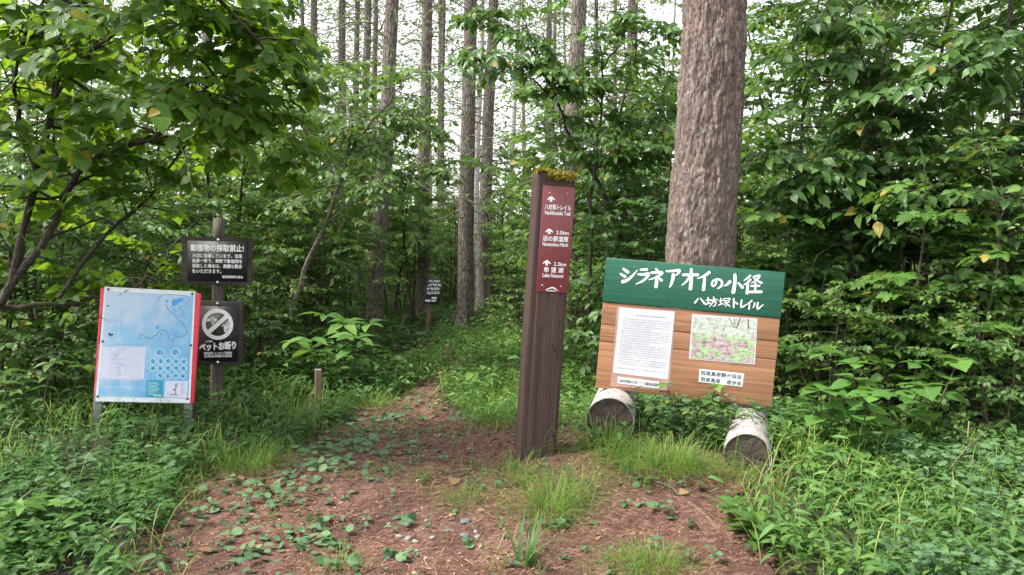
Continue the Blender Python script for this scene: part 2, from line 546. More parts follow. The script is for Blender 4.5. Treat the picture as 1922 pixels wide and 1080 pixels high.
xs = axis(-160, -7, 7, 160, .12); ys = axis(-60, 0, 17, 260, .12)
X, Y = np.meshgrid(xs, ys, indexing='ij')
nx, ny = X.shape
i, j = np.meshgrid(np.arange(nx - 1), np.arange(ny - 1), indexing='ij')
q = np.stack([i * ny + j, (i + 1) * ny + j, (i + 1) * ny + j + 1, i * ny + j + 1], -1).reshape(-1, 4)
g = MB().add(np.stack([X, Y, hgt(X, Y)], -1), F4=q).build('ground', ground_mat(), smooth=True)
kind(g, 'structure', 'dark forest floor between the plants')

PT = np.array([(-3, -1.5, 1.5), (1.0, -1.55, 1.35), (3.2, -1.6, 1.12), (3.67, -1.72, 1.12), (4.2, -1.95, 1.25), (4.52, -1.95, 1.05), (4.85, -1.75, .35), (5.1, -1.6, -.1), (6.27, -1.32, -.55),
               (7.2, -1.10, -.62), (8.45, -.95, -.50), (9.7, -.72, -.25), (11.0, -.35, -.02), (12.0, .1, .2), (13, .5, .45), (18, .9, .6), (30, 3, 2.6)])


def in_path(x, y, pad=0.0, noise=.22):
    xl = np.interp(y, PT[:, 0], PT[:, 1]) + noise * (fbm2(y * 1.7 + x * .8, x * 1.1, 11) - .5) * 2 - pad
    xr = np.interp(y, PT[:, 0], PT[:, 2]) + noise * (fbm2(y * 1.7 + x * .8, x * 1.1 + 9, 12) - .5) * 2 + pad
    return (x > xl) & (x < xr)


def hp(x, y):                                                        # top of the trail's litter
    return hgt(x, y) + .006 + .026 * fbm2(np.asarray(x) * 7, np.asarray(y) * 7, 21)


px_ = np.arange(-2.6, 2.6, .03); py_ = np.arange(.2, 14, .03)
X, Y = np.meshgrid(px_, py_, indexing='ij'); nx, ny = X.shape
i, j = np.meshgrid(np.arange(nx - 1), np.arange(ny - 1), indexing='ij')
q = np.stack([i * ny + j, (i + 1) * ny + j, (i + 1) * ny + j + 1, i * ny + j + 1], -1).reshape(-1, 4)
ins = in_path(X, Y)
cell = ins[:-1, :-1] & ins[1:, :-1] & ins[1:, 1:] & ins[:-1, 1:]
q = q[cell.reshape(-1)]
Zp = hp(X, Y)
used = np.unique(q); remap = np.zeros(nx * ny, int); remap[used] = np.arange(len(used))
p = MB().add(np.stack([X, Y, Zp], -1).reshape(-1, 3)[used], F4=remap[q]).build('path', path_mat(), smooth=True)
kind(p, 'structure', 'trail covered in reddish brown larch needles')


# ------------------------------------------------------------------ leaf templates: (points, (along, across), tris, quads)
def leaf_tpl(half, fold=.3, droop=.25, tip=True):
    """half: (x, halfwidth) rows from base to tip; first and last have no width"""
    mid = [(x, 0, -droop * x * x) for x, w in half]
    V, A = list(mid), [(x, 0) for x, w in half]
    up, dn = {}, {}
    for k, (x, w) in enumerate(half[1:-1], 1):
        z = -droop * x * x + fold * w
        up[k] = len(V); V.append((x, w, z)); A.append((x, 1))
        dn[k] = len(V); V.append((x, -w, z)); A.append((x, -1))
    n = len(half)
    f3 = [(0, 1, up[1]), (0, dn[1], 1), (n - 2, n - 1, up[n - 2]), (n - 2, dn[n - 2], n - 1)]
    f4 = []
    for k in range(1, n - 2):
        f4 += [(k, k + 1, up[k + 1], up[k]), (k, dn[k], dn[k + 1], k + 1)]
    return np.array(V, float), np.array(A, float), np.array(f3), np.array(f4).reshape(-1, 4)


T_OV = leaf_tpl([(0, 0), (.08, .02), (.2, .18), (.42, .27), (.65, .21), (.86, .08), (1, 0)], .3, .3)
T_OVS = leaf_tpl([(0, 0), (.3, .25), (.65, .2), (1, 0)], .3, .25)
T_HEART = leaf_tpl([(0, 0), (.06, .28), (.25, .43), (.5, .38), (.75, .2), (1, 0)], .22, .22)
T_ROUND = leaf_tpl([(0, 0), (.1, .3), (.35, .45), (.65, .42), (.9, .2), (1, 0)], .12, .1)
T_BROAD = leaf_tpl([(0, 0), (.1, .03), (.28, .17), (.5, .24), (.75, .17), (1, 0)], .3, .35)
T_LANCE = leaf_tpl([(0, 0), (.2, .10), (.5, .11), (.8, .06), (1, 0)], .35, .35)
T_LANCES = leaf_tpl([(0, 0), (.35, .13), (1, 0)], .35, .3)
T_DIA = (np.array([(0, 0, 0), (.45, .3, .08), (1, 0, -.1), (.45, -.3, .08)]), np.array([(0, 0), (.45, 1), (1, 0), (.45, -1)]), np.array([(0, 2, 1), (0, 3, 2)]), np.zeros((0, 4), int))


def fan_tpl(pts, droop=.2, cup=.15):
    V = [(0.28, 0, 0)] + [(x, y, -droop * x * x - cup * abs(y) * abs(y)) for x, y in pts]
    A = [(.28, 0)] + [(x, y * 2) for x, y in pts]
    n = len(pts)
    return np.array(V, float), np.array(A, float), np.array([(0, 1 + k, 1 + (k + 1) % n) for k in range(n)]), np.zeros((0, 4), int)


_m = [(0, 0), (-.06, .16), (.0, .42), (.16, .30), (.42, .52), (.46, .24), (.66, .27), (1, 0)]
T_MAPLE = fan_tpl(_m + [(x, -y) for x, y in _m[-2:0:-1]])
_m = [(0, 0), (.12, .10), (.2, .34), (.34, .16), (.5, .36), (.6, .15), (.78, .22), (1, 0)]
T_LOBED = fan_tpl(_m + [(x, -y) for x, y in _m[-2:0:-1]])
_t = np.linspace(0, 1, 6)
_w = np.array([.9, 1, .9, .7, .4, .03])
BL = np.concatenate([np.stack([_t, .5 * _w, 0 * _t], 1), np.stack([_t, -.5 * _w, 0 * _t], 1)])
BL_A = np.concatenate([np.stack([_t, 0 * _t + 1], 1), np.stack([_t, 0 * _t - 1], 1)])
BL_F = np.array([(k, k + 6, k + 7, k + 1) for k in range(5)])


def blades(mb, P, az, L, H, W, bend, rnd=None):
    """grass blades rising to H and arching outward by L; W metres wide"""
    P = np.asarray(P, float); k = len(P)
    t = _t
    out = L[:, None] * (t[None] ** 1.5)
    up = H[:, None] * (np.sin(np.minimum(t[None] * bend[:, None], 2.6)) / np.maximum(np.sin(np.minimum(bend[:, None], 1.57)), .3))
    dx, dy = np.cos(az), np.sin(az)
    c = np.stack([P[:, 0:1] + out * dx[:, None], P[:, 1:2] + out * dy[:, None], P[:, 2:3] + up], -1)
    sx, sy = -dy, dx
    off = .5 * W[:, None] * _w[None]
    o3 = np.stack([off * sx[:, None], off * sy[:, None], 0 * off], -1)
    V = np.concatenate([c + o3, c - o3], 1)
    A = np.empty((k, 12, 3)); A[..., :2] = BL_A[None]; A[..., 2] = (rng.random(k) if rnd is None else rnd)[:, None]
    f = (BL_F[None] + (np.arange(k) * 12)[:, None, None]).reshape(-1, 4)
    mb.add(V.reshape(-1, 3), F4=f, A=A.reshape(-1, 3))


def unit(v):
    v = np.asarray(v, float)
    return v / (np.linalg.norm(v, axis=-1, keepdims=True) + 1e-9)


# ------------------------------------------------------------------ lettering and flat marks on a board
class Board:
    """a flat face in the world: local x to the right, z up, the face looks along -y"""
    def __init__(s, root, mat, face):
        s.root, s.m, s.face = root, mat, face
        s.inv = mat.inverted()
        s.o = s.inv @ cam.location

    def loc(s, px, py):
        p = s.inv @ pix(px, py, 5.0)
        d = p - s.o
        k = (s.face - s.o.y) / d.y
        r = s.o + d * k
        return np.array([r.x, r.z])

    def flat(s, mb, pts, off, A=None):
        """filled convex polygon given in pixels"""
        V = [s.loc(*p) for p in pts]
        n = len(V)
        return mb.add([(v[0], s.face - off, v[1]) for v in V], F3=[(0, k, k + 1) for k in range(1, n - 1)])

    def line(s, mb, pts, wpx, off, caps=True):
        """brush stroke through pixel points; wpx one width or one per point (pixels)"""
        pts = np.asarray(pts, float); n = len(pts)
        w = np.broadcast_to(np.asarray(wpx, float), (n,))
        sc = np.linalg.norm(s.loc(*(pts[0] + [1, 0])) - s.loc(*pts[0]))
        L = np.array([s.loc(*p) for p in pts]); w = w * sc * .5
        if n > 2:                                      # round the stroke off
            tt = np.linspace(0, n - 1, (n - 1) * 4 + 1)
            k = np.clip(tt.astype(int), 0, n - 2); f = (tt - k)[:, None]
            P0, P1, P2, P3 = L[np.maximum(k - 1, 0)], L[k], L[k + 1], L[np.minimum(k + 2, n - 1)]
            L = .5 * (2 * P1 + (P2 - P0) * f + (2 * P0 - 5 * P1 + 4 * P2 - P3) * f ** 2 + (3 * P1 - P0 - 3 * P2 + P3) * f ** 3)
            w = np.interp(tt, np.arange(n), w); n = len(L)
        T = unit(np.gradient(L, axis=0)); Nn = np.stack([-T[:, 1], T[:, 0]], 1)
        a, b = L + Nn * w[:, None], L - Nn * w[:, None]
        V = [(v[0], s.face - off, v[1]) for v in a] + [(v[0], s.face - off, v[1]) for v in b]
        mb.add(V, F4=[(k, k + n, k + n + 1, k + 1) for k in range(n - 1)])
        if caps:
            for c, r, t in ((L[0], w[0], -T[0]), (L[-1], w[-1], T[-1])):
                nn = np.array([-t[1], t[0]])
                C = [c + r * (math.cos(q) * nn + math.sin(q) * t) for q in np.linspace(0, math.pi, 7)]
                mb.add([(v[0], s.face - off, v[1]) for v in C], F3=[(0, k, k + 1) for k in range(1, 6)])
        return mb

    def disc(s, mb, px, py, rpx, off, r2=0, n=28):
        c = s.loc(px, py); sc = np.linalg.norm(s.loc(px + 1, py) - c)
        a = np.linspace(0, 2 * math.pi, n, endpoint=False)
        o = [(c[0] + rpx * sc * math.cos(q), s.face - off, c[1] + rpx * sc * math.sin(q)) for q in a]
        if r2:
            k = [(c[0] + r2 * sc * math.cos(q), s.face - off, c[1] + r2 * sc * math.sin(q)) for q in a]
            return mb.add(o + k, F4=[(i, (i + 1) % n, n + (i + 1) % n, n + i) for i in range(n)])
        return mb.add(o, F3=[(0, k, k + 1) for k in range(1, n - 1)])

    def text(s, mb, body, pl, pr, hpx, off, bold=0.0, shear=0.0):
        """one line of writing whose left and right ends (mid height) are at pixels pl, pr"""
        V, Fc = glyphs(body, 0.0)
        V = V.copy()
        x0, x1, y0, y1 = V[:, 0].min(), V[:, 0].max(), V[:, 1].min(), V[:, 1].max()
        V[:, 0] += shear * (V[:, 1] - (y0 + y1) / 2)
        L, R = s.loc(*pl), s.loc(*pr)
        d = R - L; n = np.array([-d[1], d[0]]) / np.linalg.norm(d)
        sc = np.linalg.norm(s.loc(pl[0], pl[1] + 1) - L) * hpx
        u = (V[:, 0] - x0) / (x1 - x0); v = ((V[:, 1] - y0) / (y1 - y0) - .5) * sc
        Q0 = L + u[:, None] * d + v[:, None] * n
        for k, (a, b) in enumerate(((0, 0), (1, .4), (-1, -.4), (.5, -1), (-.5, 1)) if bold else ((0, 0),)):     # overprinted for a bold weight
            Q = Q0 + (a * d / np.linalg.norm(d) + b * n) * sc * bold * 3.2
            mb.add(np.stack([Q[:, 0], np.full(len(Q), s.face - off - .0001 * k), Q[:, 1]], 1), F3=Fc)
        return mb


_gc = {}


def glyphs(body, bold):
    if (body, bold) in _gc:
        return _gc[(body, bold)]
    c = bpy.data.curves.new('glyph', 'FONT'); c.body = body; c.offset = bold; c.resolution_u = 3
    o = bpy.data.objects.new('glyph', c); COL.objects.link(o)
    me = bpy.data.meshes.new_from_object(o.evaluated_get(bpy.context.evaluated_depsgraph_get()))
    V = np.array([v.co[:2] for v in me.vertices])
    me.calc_loop_triangles()
    Fc = np.array([t.vertices[:] for t in me.loop_triangles])
    bpy.data.objects.remove(o); bpy.data.curves.remove(c); bpy.data.meshes.remove(me)
    _gc[(body, bold)] = (V, Fc)
    return V, Fc


def frame(loc, yaw, pitch, roll):
    return Matrix.Translation(loc) @ Euler((0, 0, R_(yaw))).to_matrix().to_4x4() @ Matrix.Rotation(R_(pitch), 4, 'X') @ Matrix.Rotation(R_(roll), 4, 'Y')


def rooted(name, label, cat, mat):
    o = thing(name, label, cat)
    o.matrix_world = mat
    o.rotation_mode = 'XYZ'
    o.location, o.rotation_euler = mat.to_translation(), mat.to_euler()
    return o


def bevel_box(x0, x1, y0, y1, z0, z1, b):
    """box with chamfered edges along x, y, z (as a convex 24-point solid, faces by hull)"""
    import bmesh
    bm = bmesh.new()
    bmesh.ops.create_cube(bm, size=1)
    for v in bm.verts:
        v.co = Vector((x0 + (v.co.x + .5) * (x1 - x0), y0 + (v.co.y + .5) * (y1 - y0), z0 + (v.co.z + .5) * (z1 - z0)))
    bmesh.ops.bevel(bm, geom=bm.edges[:], offset=b, segments=2, affect='EDGES', profile=.6)
    bmesh.ops.triangulate(bm, faces=bm.faces[:])
    V = np.array([v.co[:] for v in bm.verts]); bm.verts.index_update()
    Fc = np.array([[v.index for v in f.verts] for f in bm.faces]); bm.free()
    return V, Fc


def bbox(mb, x0, x1, y0, y1, z0, z1, b=.004):
    V, Fc = bevel_box(x0, x1, y0, y1, z0, z1, b)
    return mb.add(V, F3=Fc)


def screw(board, px, py, r=.008, name='bolt', mat='steel', off=.004, y0=None):
    c = board.loc(px, py)
    y = board.face if y0 is None else y0
    m = MB()
    m.tube([(c[0], y + .002, c[1]), (c[0], y - off, c[1]), (c[0], y - off * 1.6, c[1])], [r, r, r * .55], 10)
    return m.build(name, M[mat], board.root)


# ------------------------------------------------------------------ the brown guide post
PW = .226
ptop, pbot = pix(1040, 323, 4.41), pix(1001, 862, 4.41)
pbot.z = gz(pbot.x, pbot.y) - .12
ax = (ptop - pbot)
PH = ax.length
pm = frame(pbot, 6, 0, math.degrees(math.atan2(ax.x, ax.z)))
post = rooted('guide_post', 'tall square dark brown wooden post with a maroon direction plate and moss on top', 'post', pm)
m = MB()
# four weathered sides with a fine grid, split by long cracks; the top is rounded off a little
nz, nxx = 150, 16
w = PW / 2
for sd_ in range(4):
    u = np.linspace(-1, 1, nxx); zz = np.linspace(0, PH, nz)
    U, Z = np.meshgrid(u, zz, indexing='ij')
    edge = np.clip((np.abs(U) - .9) / .1, 0, 1)
    dep = .009 * edge ** 2 + .0022 * fbm2(U * 9 + sd_ * 31, Z * 1.6, 40)
    for cx, z0, z1, dd in ((-.72, .0, 1.8, .012), (.28, .1, 1.25, .006), (-.2, .2, .9, .005), (.62, .0, 1.4, .005), (.05, 1.62, 1.9, .008), (.5, 1.66, 1.9, .007)):
        cxx = cx + .05 * (fbm2(Z * 1.5, Z * 0 + cx * 7 + sd_, 41) - .5)
        dep = dep + dd * np.exp(-((U - cxx) / .035) ** 2) * ((Z > z0) & (Z < z1 + .15 * sd_))
    dep = dep + .02 * np.clip((Z - PH + .03) / .03, 0, 1) ** 2
    d0 = w - dep
    V = np.stack([U * w * (1 - .06 * edge * 0), -d0, Z], -1).reshape(-1, 3)
    a = sd_ * math.pi / 2
    rot = np.array([[math.cos(a), -math.sin(a), 0], [math.sin(a), math.cos(a), 0], [0, 0, 1]])
    V[:, 0] = np.clip(V[:, 0], -(w - .004), w - .004)
    i, j = np.meshgrid(np.arange(nxx - 1), np.arange(nz - 1), indexing='ij')
    q = np.stack([i * nz + j, (i + 1) * nz + j, (i + 1) * nz + j + 1, i * nz + j + 1], -1).reshape(-1, 4)
    m.add(V @ rot.T, F4=q)
m.build('post_body', M['post'], post)
m = MB().box(-w + .012, w - .012, -w + .012, w - .012, PH - .05, PH - .004)
m.build('post_top', M['post'], post)
# plate
pb = Board(post, pm, -w - .004)
tl, br = pb.loc(1019.5, 348), pb.loc(1063, 551)
tr = pb.loc(1080, 351)
pl_w = tr[0] - tl[0]
m = MB()
bbox(m, tl[0], tl[0] + pl_w, -w - .005, -w + .006, br[1], tl[1], .002)
plate = m.build('direction_plate', M['plate'], post)
pb.face = -w - .005
m = MB()
for (axp, ayp) in ((1034, 374), (1030.5, 434.5), (1026, 493.5)):     # arrows that point straight on
    pb.flat(m, [(axp - 6.5, ayp + .5), (axp + .4, ayp - 5), (axp + 7, ayp + 1), (axp + .3, ayp - .5)], .0012)
    pb.line(m, [(axp - 6, ayp + .8), (axp + .4, ayp - 4.0), (axp + 6.5, ayp + 1.3)], 2.2, .0014)
    pb.line(m, [(axp + .5, ayp - 3), (axp - .1, ayp + 5)], 4.6, .0016, caps=False)
pb.text(m, '八坊塚トレイル', (1022.5, 388.2), (1072, 391), 10, .0012, .006)
pb.text(m, 'Hachibozuka Trail', (1023, 399), (1070, 401.5), 7.4, .0012, .006)
pb.text(m, '2.0km', (1044, 436.5), (1067.5, 438), 6.8, .0012, .006)
pb.text(m, '沼の原湿原', (1018.5, 447.5), (1066.5, 450), 10, .0012, .006)
pb.text(m, 'Numanohara Marsh', (1018.5, 458), (1066, 460.5), 7, .0012, .006)
pb.text(m, '2.3km', (1039.5, 495.5), (1062.5, 497), 6.8, .0012, .006)
pb.text(m, '希 望 湖', (1020.5, 506), (1057, 508), 10, .0012, .006)
pb.text(m, 'Lake Nozomi', (1018.5, 516.5), (1057, 518.5), 7, .0012, .006)
m.build('lettering', M['white'], plate)
m = MB()                                                             # mountain mark at the foot of the plate
pb.line(m, [(1026, 543), (1031, 541.5), (1036.5, 540), (1041, 541.5), (1047.5, 546.5)], [1, 1.6, 2, 1.8, .8], .0012)
pb.line(m, [(1033, 541.5), (1038, 541), (1043, 544)], [.7, 1.2, .5], .0013)
pb.text(m, 'Madarao', (1024.5, 545), (1043, 546.2), 3.6, .0012, .006)
m.build('mountain_logo', M['white'], plate)
for s_ in ((1032, 362.5), (1065, 364), (1018, 536), (1053, 538)):
    screw(pb, *s_, r=.0045, name='screw', off=.002)
# moss cap
mm = MB()
k = 1900
P = np.stack([rng.uniform(-w, w, k), rng.uniform(-w, w, k), np.full(k, PH - .012)], 1)
ed = rng.random(k) < .42
P[ed, 1] = -w + rng.uniform(-.012, .02, ed.sum())
P[:, 2] += .020 * fbm2(P[:, 0] * 22, P[:, 1] * 22, 50) - .012
hang = ed & (fbm2(P[:, 0] * 14, P[:, 0] * 0, 51) > .45)
P[hang, 2] -= rng.uniform(0, .035, hang.sum())
D = unit(rng.normal(size=(k, 3)) * [.8, .8, .5] + [0, -.15, .75]); D[hang] = unit(rng.normal(size=(hang.sum(), 3)) * [.5, .4, .3] + [0, -.9, -.35])
mm.batch(T_LANCES, P, D, rng.normal(size=(k, 3)), rng.uniform(.013, .030, k), 1.4)
mm.build('moss_cap', M['moss'], post, attr=True)

# ------------------------------------------------------------------ the map board with red edges
mp = frame((-2.749, 5.55, .679), 7.0, -2.8, 3.9)
mb_root = rooted('map_board', 'weathered pale blue trail map board with red side edges on two grey wooden legs', 'map sign', mp)
W2, H2 = .362, .426
m = MB(); bbox(m, -W2 + .004, W2, -.008, .014, -H2 + .009, H2 - .008, .004)
m.build('backing_panel', M['red'], mb_root)
B = Board(mb_root, mp, -.008)
for lx in (-.335, .315):
    m = MB(); bbox(m, lx - .03, lx + .03, .0145, .055, -H2 - .42, H2 - .05, .004)
    m.build('leg', M['grey_leg'], mb_root)


def sheet_mat():
    """faded print: pale blue with whitish bleaching"""
    t = NT('map_paper')
    n = t.noise(t.coord((3.2, 3.2, 3.2)), 1.0, 6, .65)
    gx = t.node('ShaderNodeSeparateXYZ'); t.l.new(t.coord(), gx.inputs[0])
    f = t.math('ADD', n, t.math('ADD', t.math('MULTIPLY', gx.outputs[0], -.42), t.math('MULTIPLY', gx.outputs[2], .28)))
    c = t.ramp(f, [(.34, (.16, .42, .71)), (.50, (.27, .52, .75)), (.64, (.50, .61, .78))])
    f2 = t.noise(t.coord((60, 60, 90)), 1.0, 3, .7)
    c = t.mix(t.ramp(f2, [(.58, 0.0), (.72, .30)]), c, (.30, .38, .62))
    t.color(c); t.p.inputs['Roughness'].default_value = .28
    return t.m


def facecol(name, c, rough=.4):
    return plain(name, c, rough, .06, 40)


def rect(x0, y0, x1, y1):
    return [(x0, y0), (x1, y0), (x1, y1), (x0, y1)]


def mq(u, v):
    """pixel of the map sheet at u across, v down (0..1)"""
    a = np.array([198., 541.]); b = np.array([365.5, 550.]); c = np.array([355.5, 755.5]); d = np.array([181., 752.])
    return tuple((a * (1 - u) + b * u) * (1 - v) + (d * (1 - u) + c * u) * v)


def mrect(u0, v0, u1, v1):
    return [mq(u0, v0), mq(u1, v0), mq(u1, v1), mq(u0, v1)]


m = MB(); B.flat(m, [mq(-.012, -.012), mq(1.008, -.012), mq(1.008, 1.008), mq(-.012, 1.008)], .0012)
m.build('white_margin', plain('paper_margin', (.76, .77, .82), .35, .06, 30), mb_root)
m = MB(); B.flat(m, [(196, 540), mq(-.014, 0), mq(-.014, .985), (175.2, 752.5)], .0010)
m.build('faded_edge', M['pink'], mb_root)
m = MB(); B.flat(m, mrect(.015, .025, .985, .965), .0022)
sheet = m.build('map_sheet', sheet_mat(), mb_root)
z1 = lambda x, y: (170 + x / 9.0, 530 + y / 9.0)
z2 = lambda x, y: (170 + x / 9.0, 640 + y / 9.0)
m = MB()
lake = [(1400, 270), (1440, 300), (1500, 262), (1575, 265), (1570, 310), (1500, 350), (1440, 400), (1380, 415), (1375, 390), (1400, 340)]
B.flat(m, [z1(*q) for q in (lake[0], lake[1], lake[6], lake[7], lake[8], lake[9])], .0030)
B.flat(m, [z1(*q) for q in lake[1:7]], .0030)
for (x, y, r) in ((1130, 765, 3.2), (1195, 880, 2.4), (1415, 455, 1.9), (1440, 497, 1.6), (1175, 740, 1.4), (1285, 320, 2.6)):
    B.disc(m, *z1(x, y), r, .0030, n=12)
m.build('lake_print', facecol('lake_blue', (.06, .36, .80)), sheet)
m = MB()
tl1 = [(1260, 378), (1300, 400), (1310, 460), (1390, 510), (1440, 590), (1490, 650), (1560, 700), (1612, 780), (1610, 890), (1420, 935), (1405, 1005), (1340, 970), (1300, 870), (1255, 815), (1190, 820), (1130, 865), (1125, 900), (1070, 895), (1030, 955), (860, 880)]
B.line(m, [z1(*q) for q in tl1], 1.1, .0032)
B.line(m, [z1(*q) for q in [(1440, 580), (1530, 565), (1555, 490), (1490, 415), (1610, 400), (1625, 350), (1690, 305), (1600, 240), (1480, 215), (1240, 210), (1130, 300)]], .85, .0032)
B.line(m, [z1(*q) for q in [(860, 880), (815, 925), (850, 958), (980, 945)]], .7, .0032)
m.build('trail_print', facecol('trail_grey', (.17, .17, .24)), sheet)
m = MB()
B.line(m, [z1(*q) for q in [(860, 880), (905, 790), (700, 750), (620, 755), (520, 735), (530, 660), (420, 640), (300, 680)]], .8, .0032)
B.line(m, [z1(*q) for q in [(300, 680), (400, 590), (540, 570), (650, 490), (760, 410), (1000, 400), (1180, 405)]], .6, .0032)
B.line(m, [z1(*q) for q in [(1060, 470), (1000, 560), (930, 700), (905, 790)]], .8, .0032)
B.line(m, [z1(*q) for q in [(1080, 750), (1190, 680), (1120, 600), (1060, 470), (1130, 440), (1220, 560), (1340, 660), (1370, 890)]], .7, .0032)
m.build('road_print', facecol('road_mauve', (.42, .40, .66)), sheet)
m = MB()
B.flat(m, [z2(*q) for q in ((190, 105), (930, 110), (905, 645), (160, 640))], .0030)
B.flat(m, [z2(*q) for q in ((1265, 675), (1650, 680), (1630, 965), (1240, 955))], .0030)
m.build('table_print', facecol('table_pale', (.66, .66, .80)), sheet)
m = MB()
for yy in range(7):
    y = 190 + yy * 66
    B.line(m, [z2(330 - yy * 4, y), z2(905 - yy * 4, y + 3)], .28, .0038, False)
for xx in (360, 600, 640, 700, 760, 850):
    B.line(m, [z2(xx, 120), z2(xx - 25, 640)], .28, .0038, False)
m.build('table_lines', facecol('table_line', (.50, .42, .60)), sheet)
m = MB()
r2 = np.random.default_rng(5)
for yy in range(12):
    y = 150 + yy * 38
    x = 410 + r2.uniform(-40, 60); B.line(m, [z2(x, y), z2(x + r2.uniform(60, 170), y + 4)], .9, .0040, False)
for yy in range(3):
    for k in range(22):
        x = 210 + k * 31 + r2.uniform(-6, 6)
        B.line(m, [z2(x, 682 + yy * 26), z2(x + r2.uniform(8, 24), 684 + yy * 26 + k)], .8, .0034, False)
for yy in range(4):
    for k in range(18):
        x = 235 + k * 36 + r2.uniform(-6, 6); y = 812 + yy * 28 + k * .8
        B.line(m, [z2(x, y), z2(x + r2.uniform(8, 30), y + 2)], .8, .0034, False)
for k in range(14):
    B.line(m, [z2(430 + k * 34, 52 + k * 1.5), z2(430 + k * 34 + 22, 53 + k * 1.5)], 1.5, .0034, False)
for yy in range(4):
    for k in range(15):
        x = 1000 + k * 42
        B.line(m, [z2(x, 66 + yy * 20 + k), z2(x + r2.uniform(10, 30), 66 + yy * 20 + k)], .55, .0034, False)
for k in range(9):
    B.line(m, [z2(1530, 720 + k * 20), z2(1530 + r2.uniform(50, 95), 722 + k * 20)], .6, .0038, False)
m.build('fine_print', facecol('print_blue_grey', (.20, .30, .52)), sheet)
m = MB()
for row, y, xs_ in ((0, 195, (1175, 1432)), (1, 345, (1060, 1195, 1320, 1450, 1578)), (2, 465, (1055, 1188, 1315, 1445, 1572)), (3, 590, (1178, 1308, 1440, 1565))):
    for x in xs_:
        B.disc(m, *z2(x, y), 8.6 if row == 0 else 6.4, .0030)
m.build('photo_rims', facecol('photo_rim', (.58, .78, .92)), sheet)
m = MB(); m2 = MB()
for row, y, xs_ in ((0, 195, (1175, 1432)), (1, 345, (1060, 1195, 1320, 1450, 1578)), (2, 465, (1055, 1188, 1315, 1445, 1572)), (3, 590, (1178, 1308, 1440, 1565))):
    for x in xs_:
        r = 7.2 if row == 0 else 5.0
        B.disc(m, *z2(x, y), r, .0036)
        for k in range(4):
            a, b = r2.uniform(0, 6.28), r2.uniform(.1, .6) * r
            c0 = np.array(z2(x, y)); dv = np.array([math.cos(a), math.sin(a)])
            B.line(m2, [c0 + dv * b, c0 + dv * b + np.array([-dv[1], dv[0]]) * r * .5], 1.4, .0042)
m.build('round_photos', facecol('photo_blue', (.16, .48, .68)), sheet)
m2.build('photo_marks', facecol('photo_dark', (.05, .16, .24)), sheet)
m = MB(); B.flat(m, [z2(*q) for q in ((950, 665), (1225, 672), (1210, 955), (935, 945))], .0030)
m.build('info_box', facecol('info_teal', (.02, .32, .46)), sheet)
m = MB()
for k in range(10):
    y = 700 + k * 23
    B.line(m, [z2(965, y), z2(965 + r2.uniform(120, 235), y + 4)], .8, .0036, False)
for k in range(3):
    B.disc(m, *z2(1090 + k * 44, 922 + k * 2), 1.9, .0036, n=12)
m.build('info_text', facecol('info_pale', (.55, .78, .85)), sheet)
m = MB()
for q in ([(1430, 730), (1440, 780), (1425, 830), (1440, 900)], [(1470, 720), (1450, 790)], [(1390, 815), (1440, 835)], [(1370, 908), (1470, 910)]):
    B.line(m, [z2(*a) for a in q], 1.2, .0038)
for q, wd in (([(315, 865), (340, 885), (375, 885)], 3.0), ([(325, 910), (335, 880)], 2.5), ([(285, 400), (310, 400)], 2.2), ([(590, 150), (640, 135)], 1.4), ([(600, 185), (570, 150)], .9), ([(480, 235), (530, 195)], 1.0)):
    B.line(m, [z1(*a) for a in q], wd, .0038)
m.build('scratches', M['ink'], sheet)
for s_ in ((203.5, 543.5), (361, 552), (193, 641), (358.5, 648.5), (183.5, 744.5), (352, 749)):
    screw(B, *s_, r=.009, name='screw', mat='pole', off=.003, y0=-.010)

# ------------------------------------------------------------------ grey pole with two black notices bolted to it
pt, pbm = pix(412, 410, 6.08), pix(405.5, 790, 6.08)
pbm.z = gz(pbm.x, pbm.y) - .15
ax = pt - pbm
pom = frame(pbm, 0, 0, math.degrees(math.atan2(ax.x, ax.z)))
pole = rooted('notice_pole', 'round weathered grey pole standing behind the black notices', 'pole', pom)
m = MB()
zz = np.linspace(0, ax.length, 14)
m.tube([(0.004 * math.sin(z * 3), 0, z) for z in zz], .052 + .004 * np.cos(zz * 2), 14)
m.build('shaft', M['pole'], pole, smooth=False)

um = frame((-2.389, 6.0, 1.313), .5, -.3, 1.3)
up = rooted('collecting_notice', 'wide black notice with rows of white writing, upper of two on the pole', 'notice', um)
W2, H2 = .284, .191
m = MB()
nx_, nz_ = 60, 36
uu, vv = np.meshgrid(np.linspace(-1, 1, nx_), np.linspace(-1, 1, nz_), indexing='ij')
rag = .006 * (fbm2(uu * 20, vv * 20, 60) - .5)
Vf = np.stack([uu * W2 + rag * (np.abs(uu) > .97), -.012 - .003 * fbm2(uu * 3, vv * 30, 61), vv * H2 + rag * (np.abs(vv) > .95)], -1).reshape(-1, 3)
i, j = np.meshgrid(np.arange(nx_ - 1), np.arange(nz_ - 1), indexing='ij')
m.add(Vf, F4=np.stack([i * nz_ + j, (i + 1) * nz_ + j, (i + 1) * nz_ + j + 1, i * nz_ + j + 1], -1).reshape(-1, 4))
m.box(-W2 + .004, W2 - .004, -.011, .014, -H2 + .004, H2 - .004)
m.build('board', M['old_wood'], up)
B = Board(up, um, -.018)
z5 = lambda x, y: (340 + x / 4.0, 430 + y / 4.0)
a = [B.loc(*z5(*q)) for q in ((48, 88), (495, 92), (492, 398), (48, 388))]
m = MB(); m.box(min(a[0][0], a[3][0]), a[1][0], -.018, -.010, a[3][1], a[0][1])
pan = m.build('black_panel', M['black_panel'], up)
m = MB()
B.text(m, '動植物の採取禁止!', z5(72, 140), z5(470, 146), 13.2, .001, .010)
